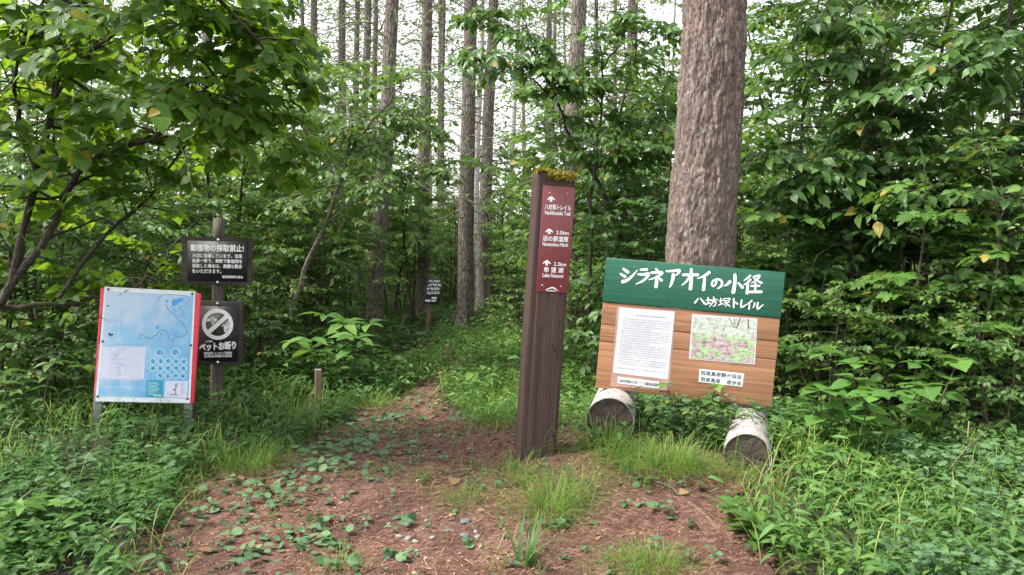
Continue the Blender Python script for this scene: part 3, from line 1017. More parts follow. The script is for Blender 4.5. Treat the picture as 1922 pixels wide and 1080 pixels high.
B.text(m, '大切に保護しています。斑尾', z5(84, 200), z5(458, 206), 7.4, .001, .006)
B.text(m, '高原一帯で、無断で動植物を', z5(84, 238), z5(458, 244), 7.4, .001, .006)
B.text(m, '採取した場合は、高額な罰金', z5(84, 276), z5(458, 282), 7.4, .001, .006)
B.text(m, 'をいただきます。', z5(84, 316), z5(302, 319), 7.4, .001, .006)
B.text(m, '斑尾高原観光協会', z5(308, 359), z5(464, 362), 4.8, .001, .006)
m.build('lettering', M['white'], pan)
for s_ in (z5(279, 84), z5(274, 402)):
    screw(B, *s_, r=.012, off=.006, y0=-.013)

dm = frame((-2.377, 6.0, .729), 0, -.3, 1.5)
dg = rooted('dog_notice', 'black notice with a struck-out dog symbol, lower of two on the pole', 'notice', dm)
W2, H2 = .185, .259
m = MB(); bbox(m, -W2, W2, -.012, .014, -H2, H2, .004)
m.build('board', M['old_wood'], dg)
B = Board(dg, dm, -.016)
a = [B.loc(*z5(*q)) for q in ((135, 578), (428, 578), (426, 990), (128, 990))]
m = MB(); m.box(a[0][0] + .004, a[1][0], -.016, -.010, a[3][1], a[0][1])
pan = m.build('black_panel', M['black_panel'], dg)
m = MB()
# the dog: body, neck, head, legs, tail as one white figure
dogs = [([(232, 675), (262, 700), (285, 712), (322, 705), (345, 698)], [30, 44, 46, 46, 36]), ([(190, 690), (212, 683), (232, 676)], [12, 22, 30]), ([(222, 668), (236, 660)], [10, 12]),
        ([(245, 700), (250, 735), (262, 755), (240, 778)], [32, 24, 15, 13]), ([(262, 715), (275, 745), (240, 778)], [26, 17, 11]), ([(348, 705), (352, 730), (338, 750), (342, 772)], [40, 26, 14, 12]),
        ([(340, 705), (328, 738), (330, 770)], [34, 16, 12]), ([(352, 690), (358, 720), (352, 740)], [14, 9, 6]), ([(325, 771), (345, 773)], [8, 8]), ([(232, 779), (248, 779)], [8, 8])]
for pts, wd in dogs:
    B.line(m, [z5(*q) for q in pts], np.array(wd) / 4.0, .001)
m.build('dog_symbol', M['white'], pan)
m = MB(); B.line(m, [z5(213, 782), z5(340, 655)], 13.0, .0016, False)
m.build('symbol_gap', M['black_panel'], pan)
m = MB()
B.disc(m, *z5(274.5, 716), 29.3, .0024, 22.0, n=48)
B.line(m, [z5(207, 776), z5(343, 656)], 8.2, .0022, False)
m.build('prohibition_ring', M['white'], pan)
m = MB()
B.text(m, 'ペットお断り', z5(140, 888), z5(410, 872), 14.5, .001, .016, .12)
B.text(m, '(犬猫)', z5(185, 846), z5(236, 844), 3.8, .001, .01)
B.text(m, '斑尾高原トレッキング委員会', z5(172, 934), z5(382, 930), 5.0, .001, .006)
B.text(m, '斑尾高原観光協会', z5(172, 956), z5(382, 952), 5.0, .001, .006)
m.build('lettering', M['white'], pan)
for s_ in (z5(274, 562), z5(276, 1003)):
    screw(B, *s_, r=.012, off=.006, y0=-.012)

# ------------------------------------------------------------------ the wooden trail-name board lying on two birch logs
bm_ = frame((1.168, 4.9, .861), -10.6, -2.1, 4.6)
board = rooted('trail_board', 'wooden trail board with a green painted header resting on two birch logs', 'sign board', bm_)
W2, H2 = .572, .44
B = Board(board, bm_, -.03)
gb = B.loc(1133, 566.4)[1]
m = MB(); bbox(m, -W2 - .004, W2 + .004, -.036, .03, gb, H2, .004)
header = m.build('green_header', M['green'], board)
m = MB(); m.box(-W2 - .002, W2 + .002, -.034, .028, H2 + .0005, H2 + .0035)
m.build('header_top_edge', M['green_top'], header)
ed = [gb - .003, B.loc(1260, 632)[1] + .03, B.loc(1440, 660)[1] + .01, -.21, -H2]
ed = [gb - .003, gb - .155, gb - .272, -H2]
for k in range(3):
    m = MB(); bbox(m, -W2, W2 + (.003 if k == 1 else 0), -.03, .028 - .002 * k, ed[k + 1] + .0015, ed[k] - .0015, .004)
    m.build('plank', M['plank'], board)
m = MB(); bbox(m, -W2 + .03, -W2 + .1, .0285, .06, -H2 + .01, H2 - .06, .004)
m.build('batten', M['plank'], board)
m = MB(); bbox(m, W2 - .1, W2 - .03, .0285, .06, -H2 + .01, H2 - .06, .004)
m.build('batten', M['plank'], board)
z6 = lambda x, y: (1150 + x / 6.4067, 490 + y / 6.409)
B.face = -.036
m = MB()
S = [([(130, 98), (182, 135)], [30, 40]), ([(97, 158), (148, 188)], [26, 36]), ([(122, 250), (175, 232), (235, 182), (298, 110)], [44, 36, 28, 8]),
     ([(338, 106), (408, 104)], [26, 34]), ([(306, 162), (372, 163), (432, 155), (408, 200), (355, 245), (280, 279)], [22, 32, 36, 34, 26, 10]),
     ([(522, 96), (545, 130)], [24, 34]), ([(465, 142), (595, 140), (560, 175), (505, 205), (432, 228)], [26, 34, 28, 22, 8]), ([(530, 190), (528, 250), (520, 308)], [34, 40, 44]), ([(552, 198), (586, 234)], [22, 34]),
     ([(648, 125), (725, 122), (800, 114), (788, 150), (752, 178)], [22, 30, 36, 26, 10]), ([(728, 165), (722, 220), (705, 275), (684, 318)], [36, 40, 30, 12]),
     ([(848, 168), (1022, 168)], [32, 36]), ([(944, 102), (945, 220), (934, 335)], [32, 38, 42]), ([(928, 185), (888, 245), (832, 294)], [30, 26, 10]),
     ([(1158, 140), (1100, 182), (1018, 212)], [38, 32, 8]), ([(1106, 208), (1092, 345)], [30, 40]),
     ([(1250, 228), (1240, 275), (1212, 303), (1190, 283), (1205, 245), (1250, 222), (1298, 232), (1316, 268), (1298, 310), (1262, 332)], [24, 24, 26, 22, 24, 24, 26, 28, 26, 14]),
     ([(1470, 168), (1468, 270), (1450, 376)], [36, 40, 46]), ([(1408, 252), (1375, 284), (1336, 304)], [40, 30, 8]), ([(1512, 266), (1558, 318)], [22, 36]),
     ([(1652, 178), (1620, 208), (1578, 236)], [28, 24, 10]), ([(1655, 228), (1618, 262), (1575, 290)], [28, 24, 10]), ([(1625, 268), (1616, 388)], [30, 36]),
     ([(1690, 192), (1765, 178), (1735, 225), (1668, 268)], [18, 28, 22, 10]), ([(1700, 206), (1740, 240), (1788, 264)], [18, 24, 28]), ([(1665, 302), (1762, 300)], [22, 26]), ([(1716, 268), (1712, 368)], [22, 26]), ([(1645, 374), (1784, 372)], [28, 34])]
for pts, wd in S:
    B.line(m, [z6(*q) for q in pts], np.array(wd) / 6.4, .0012)
m.build('title_lettering', M['white'], header)
m = MB()
S = [([(1028, 455), (988, 503)], [14, 22]), ([(1055, 450), (1105, 513)], [12, 26]),
     ([(1125, 472), (1168, 466)], 14), ([(1147, 440), (1144, 515)], 14), ([(1120, 524), (1172, 505)], 14), ([(1213, 435), (1219, 455)], 15), ([(1172, 476), (1255, 465)], 15), ([(1208, 470), (1195, 512), (1162, 550)], [14, 14, 7]), ([(1204, 497), (1240, 492), (1232, 532), (1208, 546)], [11, 14, 14, 9]),
     ([(1280, 482), (1322, 475)], 13), ([(1300, 450), (1298, 520)], 13), ([(1275, 532), (1323, 512)], 13), ([(1335, 472), (1337, 456), (1410, 452), (1404, 470)], 11), ([(1345, 480), (1400, 476)], 11), ([(1372, 480), (1338, 503)], [12, 7]), ([(1362, 490), (1378, 520), (1358, 548)], [10, 13, 9]), ([(1372, 506), (1330, 532)], [11, 6]), ([(1376, 512), (1407, 546)], [10, 15]), ([(1402, 490), (1376, 508)], [12, 7]),
     ([(1455, 455), (1455, 558)], 20), ([(1468, 494), (1500, 516)], [14, 22]), ([(1551, 470), (1546, 556), (1618, 518)], [18, 24, 8]),
     ([(1672, 478), (1645, 503), (1608, 526)], [20, 16, 8]), ([(1646, 512), (1640, 576)], [15, 22]), ([(1706, 505), (1704, 535), (1688, 560)], [17, 18, 14]), ([(1746, 500), (1742, 578), (1812, 524)], [16, 24, 7])]
for pts, wd in S:
    B.line(m, [z6(*q) for q in pts], np.asarray(wd) / 6.4, .0012)
m.build('trail_lettering', M['white'], header)


def paper_mat():
    t = NT('notice_paper')
    v = t.coord()
    sp = t.node('ShaderNodeSeparateXYZ'); t.l.new(v, sp.inputs[0])
    base = t.ramp(t.noise(t.coord((6, 6, 6)), 1.0, 4), [(.3, (.55, .55, .59)), (.7, (.66, .66, .69))])
    t.color(base); t.p.inputs['Roughness'].default_value = .3
    return t.m


B.face = -.03
z3 = lambda x, y: (1100 + x / 4.91, 560 + y / 4.909)
m = MB(); B.flat(m, [z3(*q) for q in ((285, 75), (826, 118), (765, 850), (225, 812))], .0012)
m.build('laminate', plain('laminate_film', (.44, .27, .22), .2, .1, 12), board)
m = MB(); B.flat(m, [z3(*q) for q in ((308, 85), (818, 124), (752, 748), (247, 688))], .0024)
paper = m.build('text_sheet', paper_mat(), board)
m = MB(); m2 = MB()
r2 = np.random.default_rng(9)
rows = [0.10] + [x for x in np.linspace(.165, .95, 23)]
for k, v in enumerate(rows):
    if v > .86 and k % 2:
        continue
    u = .06 + (.02 if k % 5 else .05)
    uend = .95 if k not in (5, 11, 17) else .6
    while u < uend:
        a = np.array((308., 85.)); b = np.array((818., 124.)); c = np.array((752., 748.)); d = np.array((247., 688.))
        f = lambda u_, v_: z3(*((a * (1 - u_) + b * u_) * (1 - v_) + (d * (1 - u_) + c * u_) * v_))
        du = r2.uniform(.012, .022)
        if k == 0:
            if .3 < u < .85:
                B.line(m2, [f(u, v - .008), f(u + .02, v + .01)], 1.5, .003, False)
        else:
            B.line(m, [f(u, v - .006), f(u + du, v + r2.uniform(-.004, .008))], r2.uniform(1.0, 1.7), .003, False)
        u += du + r2.uniform(.012, .02)
m.build('small_print', plain('print_grey', (.24, .24, .29), .5), paper)
m2.build('heading_print', plain('print_blue', (.16, .22, .46), .5), paper)
m = MB(); B.flat(m, [z3(*q) for q in ((294, 722), (672, 770), (668, 830), (290, 782))], .0024)
strip = m.build('sponsor_strip', plain('strip_white', (.82, .84, .84), .4, .05), board)
m = MB(); B.text(m, '妙高市地域の元気づくり活動助成事業', z3(306, 757), z3(662, 800), 6.6, .0034, .004)
m.build('lettering', plain('ink_green', (.02, .05, .045), .5), strip)
z7 = lambda x, y: (1140 + x / 6.4067, 690 + y / 6.411)
m = MB(); B.flat(m, [z7(*q) for q in ((1105, 15), (1662, 75), (1630, 235), (1095, 175))], .0016)
m.build('laminate', bpy.data.materials['laminate_film'], board)
m = MB(); B.flat(m, [z7(*q) for q in ((1108, 17), (1640, 72), (1618, 232), (1097, 172))], .0024)
strip = m.build('name_strip', bpy.data.materials['strip_white'], board)
m = MB()
B.text(m, '斑尾高原観光協会', z7(1122, 62), z7(1615, 114), 8.4, .0034, .006)
B.text(m, '斑尾高原', z7(1120, 136), z7(1356, 166), 8.4, .0034, .006)
B.text(m, '遊歩会', z7(1432, 172), z7(1612, 194), 8.4, .0034, .006)
m.build('lettering', bpy.data.materials['ink_green'], strip)


def photo_mat():
    t = NT('photo_print')
    v = t.coord()
    sp = t.node('ShaderNodeSeparateXYZ'); t.l.new(v, sp.inputs[0])
    n = t.noise(t.coord((32, 32, 44)), 1.0, 7, .85, .5)
    n2 = t.noise(t.coord((11, 11, 16)), 1.0, 4, .7)
    forest = t.ramp(n, [(.38, (.14, .16, .12)), (.5, (.50, .54, .46)), (.6, (.54, .57, .51))])
    green = t.ramp(n, [(.38, (.07, .15, .05)), (.5, (.32, .50, .22)), (.6, (.44, .56, .37))])
    litter = t.ramp(n, [(.38, (.06, .04, .05)), (.48, (.40, .28, .30)), (.60, (.54, .44, .46))])
    low = t.mix(t.ramp(n2, [(.46, 0.0), (.54, 1.0)]), litter, green)
    zf = t.math('ADD', t.math('MULTIPLY', sp.outputs[2], 7.0), t.math('MULTIPLY', n2, .8))
    c = t.mix(t.ramp(zf, [(.30, 0.0), (.55, 1.0)]), low, forest)
    t.color(c); t.p.inputs['Roughness'].default_value = .25
    return t.m


zb = lambda x, y: (1100 + x / 2.5725, 470 + y / 2.5714)
m = MB(); B.flat(m, [zb(*q) for q in ((512, 308), (828, 330), (815, 552), (496, 525))], .0012)
m.build('laminate', plain('photo_border', (.62, .54, .60), .25, .1), board)
m = MB(); B.flat(m, [zb(*q) for q in ((520, 322), (822, 335), (808, 545), (504, 520))], .0024)
ph = m.build('forest_photograph', photo_mat(), board)
m = MB()
for pts, wd in (([(690, 325), (715, 375)], 4), ([(745, 327), (725, 378)], 5), ([(782, 332), (783, 375)], 6), ([(625, 325), (640, 380)], 2), ([(600, 330), (596, 360)], 2), ([(715, 330), (720, 375)], 3)):
    B.line(m, [zb(*q) for q in pts], wd / 2.57, .003, False)
m.build('printed_trunks', plain('print_trunk', (.12, .08, .08), .3), ph)


def log(name, label, front, back, r):
    f, b = Vector(front), Vector(back)
    d = b - f; L = d.length
    yaw = math.atan2(-d.x, d.y)
    rt = thing(name, label, 'log', f, (0, 0, yaw))
    nn, ns = 48, 26
    a = np.linspace(0, 2 * np.pi, nn, endpoint=False); s = np.linspace(0, L, ns)
    Aa, Ss = np.meshgrid(a, s, indexing='ij')
    rr = r * (1 + .03 * (fbm2(np.cos(Aa) * 2 + 5, np.sin(Aa) * 2 + Ss * 2, 70) - .5) + .02 * (fbm2(Aa * 3, Ss * 20, 71) - .5))
    V = np.stack([rr * np.cos(Aa), Ss, rr * np.sin(Aa)], -1).reshape(-1, 3)
    i, j = np.meshgrid(np.arange(nn), np.arange(ns - 1), indexing='ij')
    q_ = np.stack([i * ns + j, ((i + 1) % nn) * ns + j, ((i + 1) % nn) * ns + j + 1, i * ns + j + 1], -1).reshape(-1, 4)
    m = MB().add(V, F4=q_)
    lip = np.stack([np.cos(a) * r * .965, np.full(nn, .003), np.sin(a) * r * .965], 1)
    out = V.reshape(nn, ns, 3)[:, 0]
    m.add(np.vstack([out, lip]), F4=[(k, (k + 1) % nn, nn + (k + 1) % nn, nn + k) for k in range(nn)])
    m.build('bark', M['birch_log'], rt, smooth=True)
    for yy, nm in ((.008, 'cut_end'), (L - .01, 'far_end')):
        rad = np.linspace(0, r * .975, 9)
        Rr, Aa = np.meshgrid(rad, a, indexing='ij')
        crack = .012 * np.exp(-(np.sin(Aa * 2.5 + .6) / .12) ** 2) * (Rr / r)
        V = np.stack([Rr * np.cos(Aa), yy + crack + .006 * (fbm2(Rr * 60 * np.cos(Aa), Rr * 60 * np.sin(Aa), 72) - .5), Rr * np.sin(Aa)], -1).reshape(-1, 3)
        i, j = np.meshgrid(np.arange(8), np.arange(nn), indexing='ij')
        q_ = np.stack([i * nn + j, i * nn + (j + 1) % nn, (i + 1) * nn + (j + 1) % nn, (i + 1) * nn + j], -1).reshape(-1, 4)
        MB().add(V, F4=q_).build(nm, M['log_end'], rt)
    return rt


log('birch_log', 'white birch log under the trail board beside the yellow-green undergrowth, its whole cut end showing', (1.325, 4.11, .238), (1.66, 5.15, .238), .131)
log('birch_log', 'white birch log under the trail board nearer the guide post, half sunk in herbs', (.618, 4.62, .318), (.78, 5.4, .318), .152)

# ------------------------------------------------------------------ far notice on a leaning stake, and the small stakes
fm = frame((-1.334, 12.5, .711), 2, -2, 8.3)
fs = rooted('stake_notice', 'small dark notice with white writing on a leaning stake far up the trail', 'notice', fm)
B = Board(fs, fm, -.012)
m = MB(); bbox(m, -.125, .125, -.012, .012, -.225, .225, .006)
pan = m.build('board', plain('notice_navy', (.014, .017, .026), .5), fs)
m = MB(); bbox(m, -.045, .025, .0125, .04, -1.0, .05, .004)
m.build('stake', M['stake'], fs)
m = MB()
z8 = lambda x, y: (785 + x / 8.3, 510 + y / 8.308)
r2 = np.random.default_rng(3)
for (x0, x1, y, h) in ((170, 355, 150, 34), (158, 350, 210, 46), (140, 335, 270, 42), (135, 325, 335, 46)):
    x = x0
    while x < x1 - 10:
        for k in range(3):
            xa, xb = x + r2.uniform(-4, 10), x + r2.uniform(8, 22)
            B.line(m, [z8(xa, y + r2.uniform(-.5, .5) * h), z8(xb, y + r2.uniform(-.5, .5) * h)], r2.uniform(1.0, 1.7), .001)
        x += 25
B.flat(m, [z8(*q) for q in ((110, 436), (192, 438), (188, 474), (106, 470))], .001)
B.flat(m, [z8(*q) for q in ((210, 396), (292, 398), (288, 430), (206, 428))], .001)
B.flat(m, [z8(*q) for q in ((208, 442), (280, 444), (272, 470), (204, 468))], .001)
m.build('lettering', M['white'], pan)


def stake(px, py, hpx, wpx, lean, label, yaw=0.0):
    g_ = onground(px, py); D = g_.y
    h, w_ = hpx / F * D, wpx / F * D
    rt = thing('wooden_stake', label, 'stake', (g_.x, g_.y, g_.z - .05), (0, R_(lean), R_(yaw)), 'small wooden stakes along the trail')
    m = MB(); bbox(m, -w_ / 2, w_ / 2, -w_ / 2, w_ / 2, 0, h + .05, w_ * .08)
    m.build('shaft', M['stake'], rt)
    m = MB(); bbox(m, -w_ * .46, w_ * .46, -w_ * .46, w_ * .46, h + .0505, h + .0505 + w_ * .12, w_ * .05)
    m.build('cut_top', M['grey_leg'], rt)


stake(597, 768, 74, 12, 1.0, 'short square brown stake beside the broad-leaved plant', 20)
stake(841, 690, 42, 6, -1.0, 'thin little stake beside the far end of the trail', 10)
stake(927, 738, 30, 10, 3.0, 'weathered stub of a stake in the grass beyond the guide post', 30)
stake(1474, 822, 34, 12, 14, 'tilted stake stub behind the birch log at the undergrowth', 25)


# ------------------------------------------------------------------ trees
def wob(z, seed, amp, wl=3.0):
    return amp * 2 * (fbm2(np.asarray(z) / wl, np.full_like(np.asarray(z, float), seed * 3.7), seed, 3) - .5)


def trunk_mesh(H, r0, r1, seed, nn=20, ns=90, flare=.35, rough=.05, bend=.06, zpow=.9):
    z = np.concatenate([np.linspace(0, 1.0, 14), np.linspace(1.0, H, ns)[1:]])
    r = r1 + (r0 - r1) * (1 - z / H) ** zpow + r0 * flare * np.exp(-z / .22)
    a = np.linspace(0, 2 * np.pi, nn, endpoint=False)
    A, Z = np.meshgrid(a, z, indexing='ij')
    n = fbm2(A * 2.2, Z * 2.0, seed) + .7 * fbm2(np.cos(A) * 5 + 9, np.sin(A) * 5 + Z * 4, seed + 1)
    but = 1 + .16 * np.exp(-Z / .25) * np.sin(A * 5 + seed)
    rr = r[None] * but * (1 + rough * (n - .85) * 2)
    V = np.stack([rr * np.cos(A) + wob(z, seed, bend)[None], rr * np.sin(A) + wob(z, seed + 5, bend)[None], Z], -1)
    V[:, :, :2] -= V[:, :1, :2].mean(0)
    m = len(z)
    i, j = np.meshgrid(np.arange(nn), np.arange(m - 1), indexing='ij')
    q = np.stack([i * m + j, ((i + 1) % nn) * m + j, ((i + 1) % nn) * m + j + 1, i * m + j + 1], -1).reshape(-1, 4)
    return MB().add(V.reshape(-1, 3), F4=q), (wob(z, seed, bend), wob(z, seed + 5, bend), z)


def larch(name, label, seed, H=17.0, r0=.15, low=2.2, nbr=70, tufts=1.0, group=None, bark='bark'):
    rg = np.random.default_rng(seed)
    rt = thing(name, label, 'tree', group=group)
    mbt, (wx, wy, wz) = trunk_mesh(H, r0, .02, seed)
    mbt.build('trunk', M[bark], rt, smooth=True)
    br, tf = MB(), MB()
    P, D, Nn, L, W = [], [], [], [], []
    for k in range(nbr):
        z = low + (H - low - .3) * (k / nbr) ** 1.05 + rg.uniform(-.1, .1)
        az = k * 2.4 + rg.uniform(-.5, .5)
        ln = (1.1 + .9 * rg.random()) * (1 - .75 * max(0, z / H - .3)) * (1.15 if z > 4 else .85)
        dirh = np.array([math.cos(az), math.sin(az), 0])
        t = np.linspace(0, 1, 6)
        up = rg.uniform(-.10, .22)
        pts = np.array([np.interp(z, wz, wx), np.interp(z, wz, wy), z]) + t[:, None] * ln * dirh + np.stack([0 * t, 0 * t, ln * (up * t - .28 * t * t + .05 * np.sin(t * 9 + k))], 1) + np.cumsum(rg.normal(size=(6, 3)) * .025, 0)
        br.tube(pts, (.012 - .009 * t) * (1.2 if ln > 1.4 else 1), 4, False)
        dens = np.clip((z - 2.0) / 4.5, .22, 1) * np.clip(1.3 - z / 22, .45, 1) * tufts
        for s_ in range(7):
            u = rg.uniform(.2, 1); p0 = pts[min(int(u * 5), 4)] + (pts[min(int(u * 5) + 1, 5)] - pts[min(int(u * 5), 4)]) * ((u * 5) % 1)
            sd = np.array([-dirh[1], dirh[0], 0]) * (1 if s_ % 2 else -1)
            dd = unit(dirh * .6 + sd * .9 + rg.normal(size=3) * .2 + [0, 0, -.15]); l2 = ln * rg.uniform(.2, .42)
            tw = p0 + np.linspace(0, 1, 4)[:, None] * l2 * dd + np.stack([np.zeros(4), np.zeros(4), -.12 * l2 * np.linspace(0, 1, 4) ** 2], 1)
            br.tube(tw, [.005, .004, .0035, .002], 3, False)
            n = rg.poisson(5.0 * dens)
            for _ in range(n):
                P.append(tw[0] + (tw[-1] - tw[0]) * rg.random() + rg.normal(size=3) * .015)
                D.append(unit(dd * .4 + rg.normal(size=3) * .8)); Nn.append(rg.normal(size=3)); L.append(rg.uniform(.05, .11)); W.append(rg.uniform(.5, 1.0))
    br.build('branches', M['twig_grey'], rt)
    if P:
        tf.batch(T_DIA, P, D, Nn, L, W)
    c = tf.build('crown', M['needle'], rt, attr=True)
    return rt


def put(rt, x, y, yaw, leanx, leany, dia, r0=.15, hs=1.0):
    rt.location = (x, y, gz(x, y) - .04)
    rt.rotation_euler = (R_(leany), R_(leanx), 0)
    rt.rotation_mode = 'XYZ'
    m = Matrix.Rotation(R_(leanx), 4, 'Y') @ Matrix.Rotation(R_(leany), 4, 'X') @ Matrix.Rotation(R_(yaw), 4, 'Z')
    rt.rotation_euler = m.to_euler()
    for c in rt.children:
        if c.name.startswith('trunk'):
            c.scale = (dia / 2 / r0, dia / 2 / r0, 1)
    rt.scale = (1, 1, hs)


# the great larch behind the trail board: finely modelled bark
D0 = 5.95
rt = thing('larch_tree', 'huge pinkish grey larch trunk with flaky bark right behind the trail board', 'tree')
H, nn, ns = 15.0, 220, 520
z = np.concatenate([np.linspace(0, 4.2, ns), np.linspace(4.2, H, 60)[1:]]); a = np.linspace(0, 2 * np.pi, nn, endpoint=False)
A, Z = np.meshgrid(a, z, indexing='ij')
r = .255 - .011 * Z + .08 * np.exp(-Z / .3)
cx, cy = np.cos(A), np.sin(A)
s_ = A * .255                                                        # distance round the trunk
def per(fx, fz, sd):                                                 # seamless noise round the trunk
    wgt = A / (2 * np.pi)
    return fbm2(s_ * fx, Z * fz, sd, 4) * (1 - wgt) + fbm2((s_ - 2 * np.pi * .255) * fx, Z * fz, sd, 4) * wgt
wx_ = (per(6, 5, 90) - .5) * .08
wg = A / (2 * np.pi)
n1 = per(26, 5.5, 91)
ridge = 1 - np.abs(per(20, 3.6, 92) - .5) * 5
ridge2 = 1 - np.abs(per(34, 9, 93) - .5) * 5
fine = per(70, 30, 94)
disp = .020 * np.clip(n1, 0, 1) - .018 * np.clip(ridge, 0, 1) ** 2 - .014 * np.clip(ridge2, 0, 1) ** 2 + .014 * fine + .03 * per(5, 1.2, 95)
rr = r + disp
V = np.stack([rr * cx + wob(z, 31, .05)[None], rr * cy, Z], -1).reshape(-1, 3)
m_ = len(z)
i, j = np.meshgrid(np.arange(nn), np.arange(m_ - 1), indexing='ij')
MB().add(V, F4=np.stack([i * m_ + j, ((i + 1) % nn) * m_ + j, ((i + 1) % nn) * m_ + j + 1, i * m_ + j + 1], -1).reshape(-1, 4)).build('trunk', M['bark_big'], rt)
mbr, mtf = MB(), MB()
rg = np.random.default_rng(12)
P, Dd = [], []
for k in range(34):
    z0 = 6 + k * .25; az = k * 2.4; ln = rg.uniform(1.5, 3.0); t = np.linspace(0, 1, 6)
    pts = np.array([0, 0, z0]) + t[:, None] * ln * np.array([math.cos(az), math.sin(az), 0]) + np.stack([0 * t, 0 * t, .15 * ln * t - .4 * t * t], 1)
    mbr.tube(pts, .028 - .022 * t, 5, False)
    for _ in range(150):
        P.append(pts[rg.integers(1, 6)] + rg.normal(size=3) * .2); Dd.append(rg.normal(size=3))
mbr.build('branches', M['twig_grey'], rt)
mtf.batch(T_DIA, P, Dd, rg.normal(size=(len(P), 3)), rg.uniform(.06, .13, len(P)), .8)
mtf.build('crown', M['needle'], rt, attr=True)
b0, b1 = pix(1299, 776, D0), pix(1341, 0, D0)
rt.location = (b0.x, D0, gz(b0.x, D0) - .05)
rt.rotation_euler = (0, math.atan2(b1.x - b0.x, b1.z - b0.z), R_(0))

protos = [larch('larch_tree', 'x', 100 + k, H=17 + k, low=2.0 + .4 * k, nbr=64 + 6 * k) for k in range(4)]
used_p = [False] * 4


def larch_at(k, label, px0, py0, px1, py1, D, dia, yaw=0.0, group='larch trees of the wood', extra=None):
    """trunk through two pixels of its axis at distance D"""
    a_, b_ = pix(px0, py0, D), pix(px1, py1, D)
    slope = (b_.x - a_.x) / (b_.z - a_.z)
    x0 = a_.x - slope * (a_.z - gz(a_.x, D))
    if not used_p[k]:
        o = protos[k]; used_p[k] = True; o['label'] = label
    else:
        o = dup(protos[k], label, (0, 0, 0), (0, 0, 0))
    if group:
        o['group'] = group
    put(o, x0, D, yaw, math.degrees(math.atan(slope)), rng.uniform(-1, 1), dia)
    return o


larch_at(0, 'brown larch trunk standing beside the trail just behind the small stake notice', 873, 600, 885, 0, 13.0, .30, 40)
larch_at(1, 'dark reddish larch trunk leaning slightly, next to the broad-leaved plant and stakes', 701, 625, 738, 20, 11.8, .27, 0)
larch_at(2, 'larch trunk half hidden just behind the dark reddish leaning one', 672, 565, 690, 0, 16.5, .21, 80)
larch_at(3, 'straight larch trunk with a big dead limb beside the leaning trunk', 797, 330, 801, 0, 15, .27, 20)
larch_at(0, 'larch trunk leaning over beside the pale birch stem', 912, 410, 926, 50, 16.2, .31, 130)
larch_at(1, 'stout larch trunk behind the guide post, mossy leaf sprays across it', 1068, 480, 1084, 20, 11.2, .29, 200)
larch_at(2, 'thin dark larch stem, first of the row of stems above the leafy vine tree', 571, 150, 567, 0, 18, .13, 10)
larch_at(3, 'larch stem with orange-tinged bark, second in the row above the leafy vine tree', 592, 150, 594, 0, 20, .25, 70)
larch_at(0, 'larch stem, third in the row above the leafy vine tree', 640, 150, 640, 0, 20, .29, 260)
larch_at(1, 'narrow larch stem, fourth in the row above the leafy vine tree', 668, 150, 669, 0, 22, .24, 300)
larch_at(2, 'slender larch stem just behind the top of the leaning trunk', 706, 150, 707, 0, 24, .24, 190)
larch_at(3, 'pole-thin larch stem against the brightest patch of sky', 830, 250, 833, 0, 22, .15, 150)
larch_at(0, 'larch trunk with bare side twigs seen above the mossy top of the guide post', 1030, 300, 1032, 0, 20, .22, 100)
larch_at(1, 'thin larch stem between the stout trunk and the huge trunk, farther one', 1118, 200, 1120, 0, 23, .2, 45)
larch_at(2, 'thin larch stem between the stout trunk and the huge trunk, in leaf shade', 1153, 200, 1155, 0, 26, .2, 15)
larch_at(3, 'larch trunk closest beside the huge trunk, behind leaf sprays', 1186, 200, 1188, 0, 15, .27, 220)
larch_at(1, 'dark larch trunk behind the big leafy shrubs past the huge trunk', 1664, 150, 1668, 0, 12, .34, 330)
larch_at(2, 'larch trunk hidden behind the vine tree leaves, over the black notices', 383, 300, 386, 0, 17, .3, 5)
larch_at(3, 'larch trunk deep behind the vine tree, at the edge of the wood', 150, 300, 152, 0, 19, .3, 25)
rg = np.random.default_rng(77)
far_lab = 'slender grey larch stem far back in the wood'
n_far = 0
while n_far < 24:
    D = rg.uniform(24, 46); px0 = rg.uniform(-150, 2050)
    if 735 < px0 < 785 or 845 < px0 < 875:
        continue
    larch_at(int(rg.integers(4)), far_lab, px0, 300, px0 + rg.uniform(-10, 10), 0, D, rg.uniform(.2, .34), rg.uniform(0, 360), 'distant larch stems')
    n_far += 1


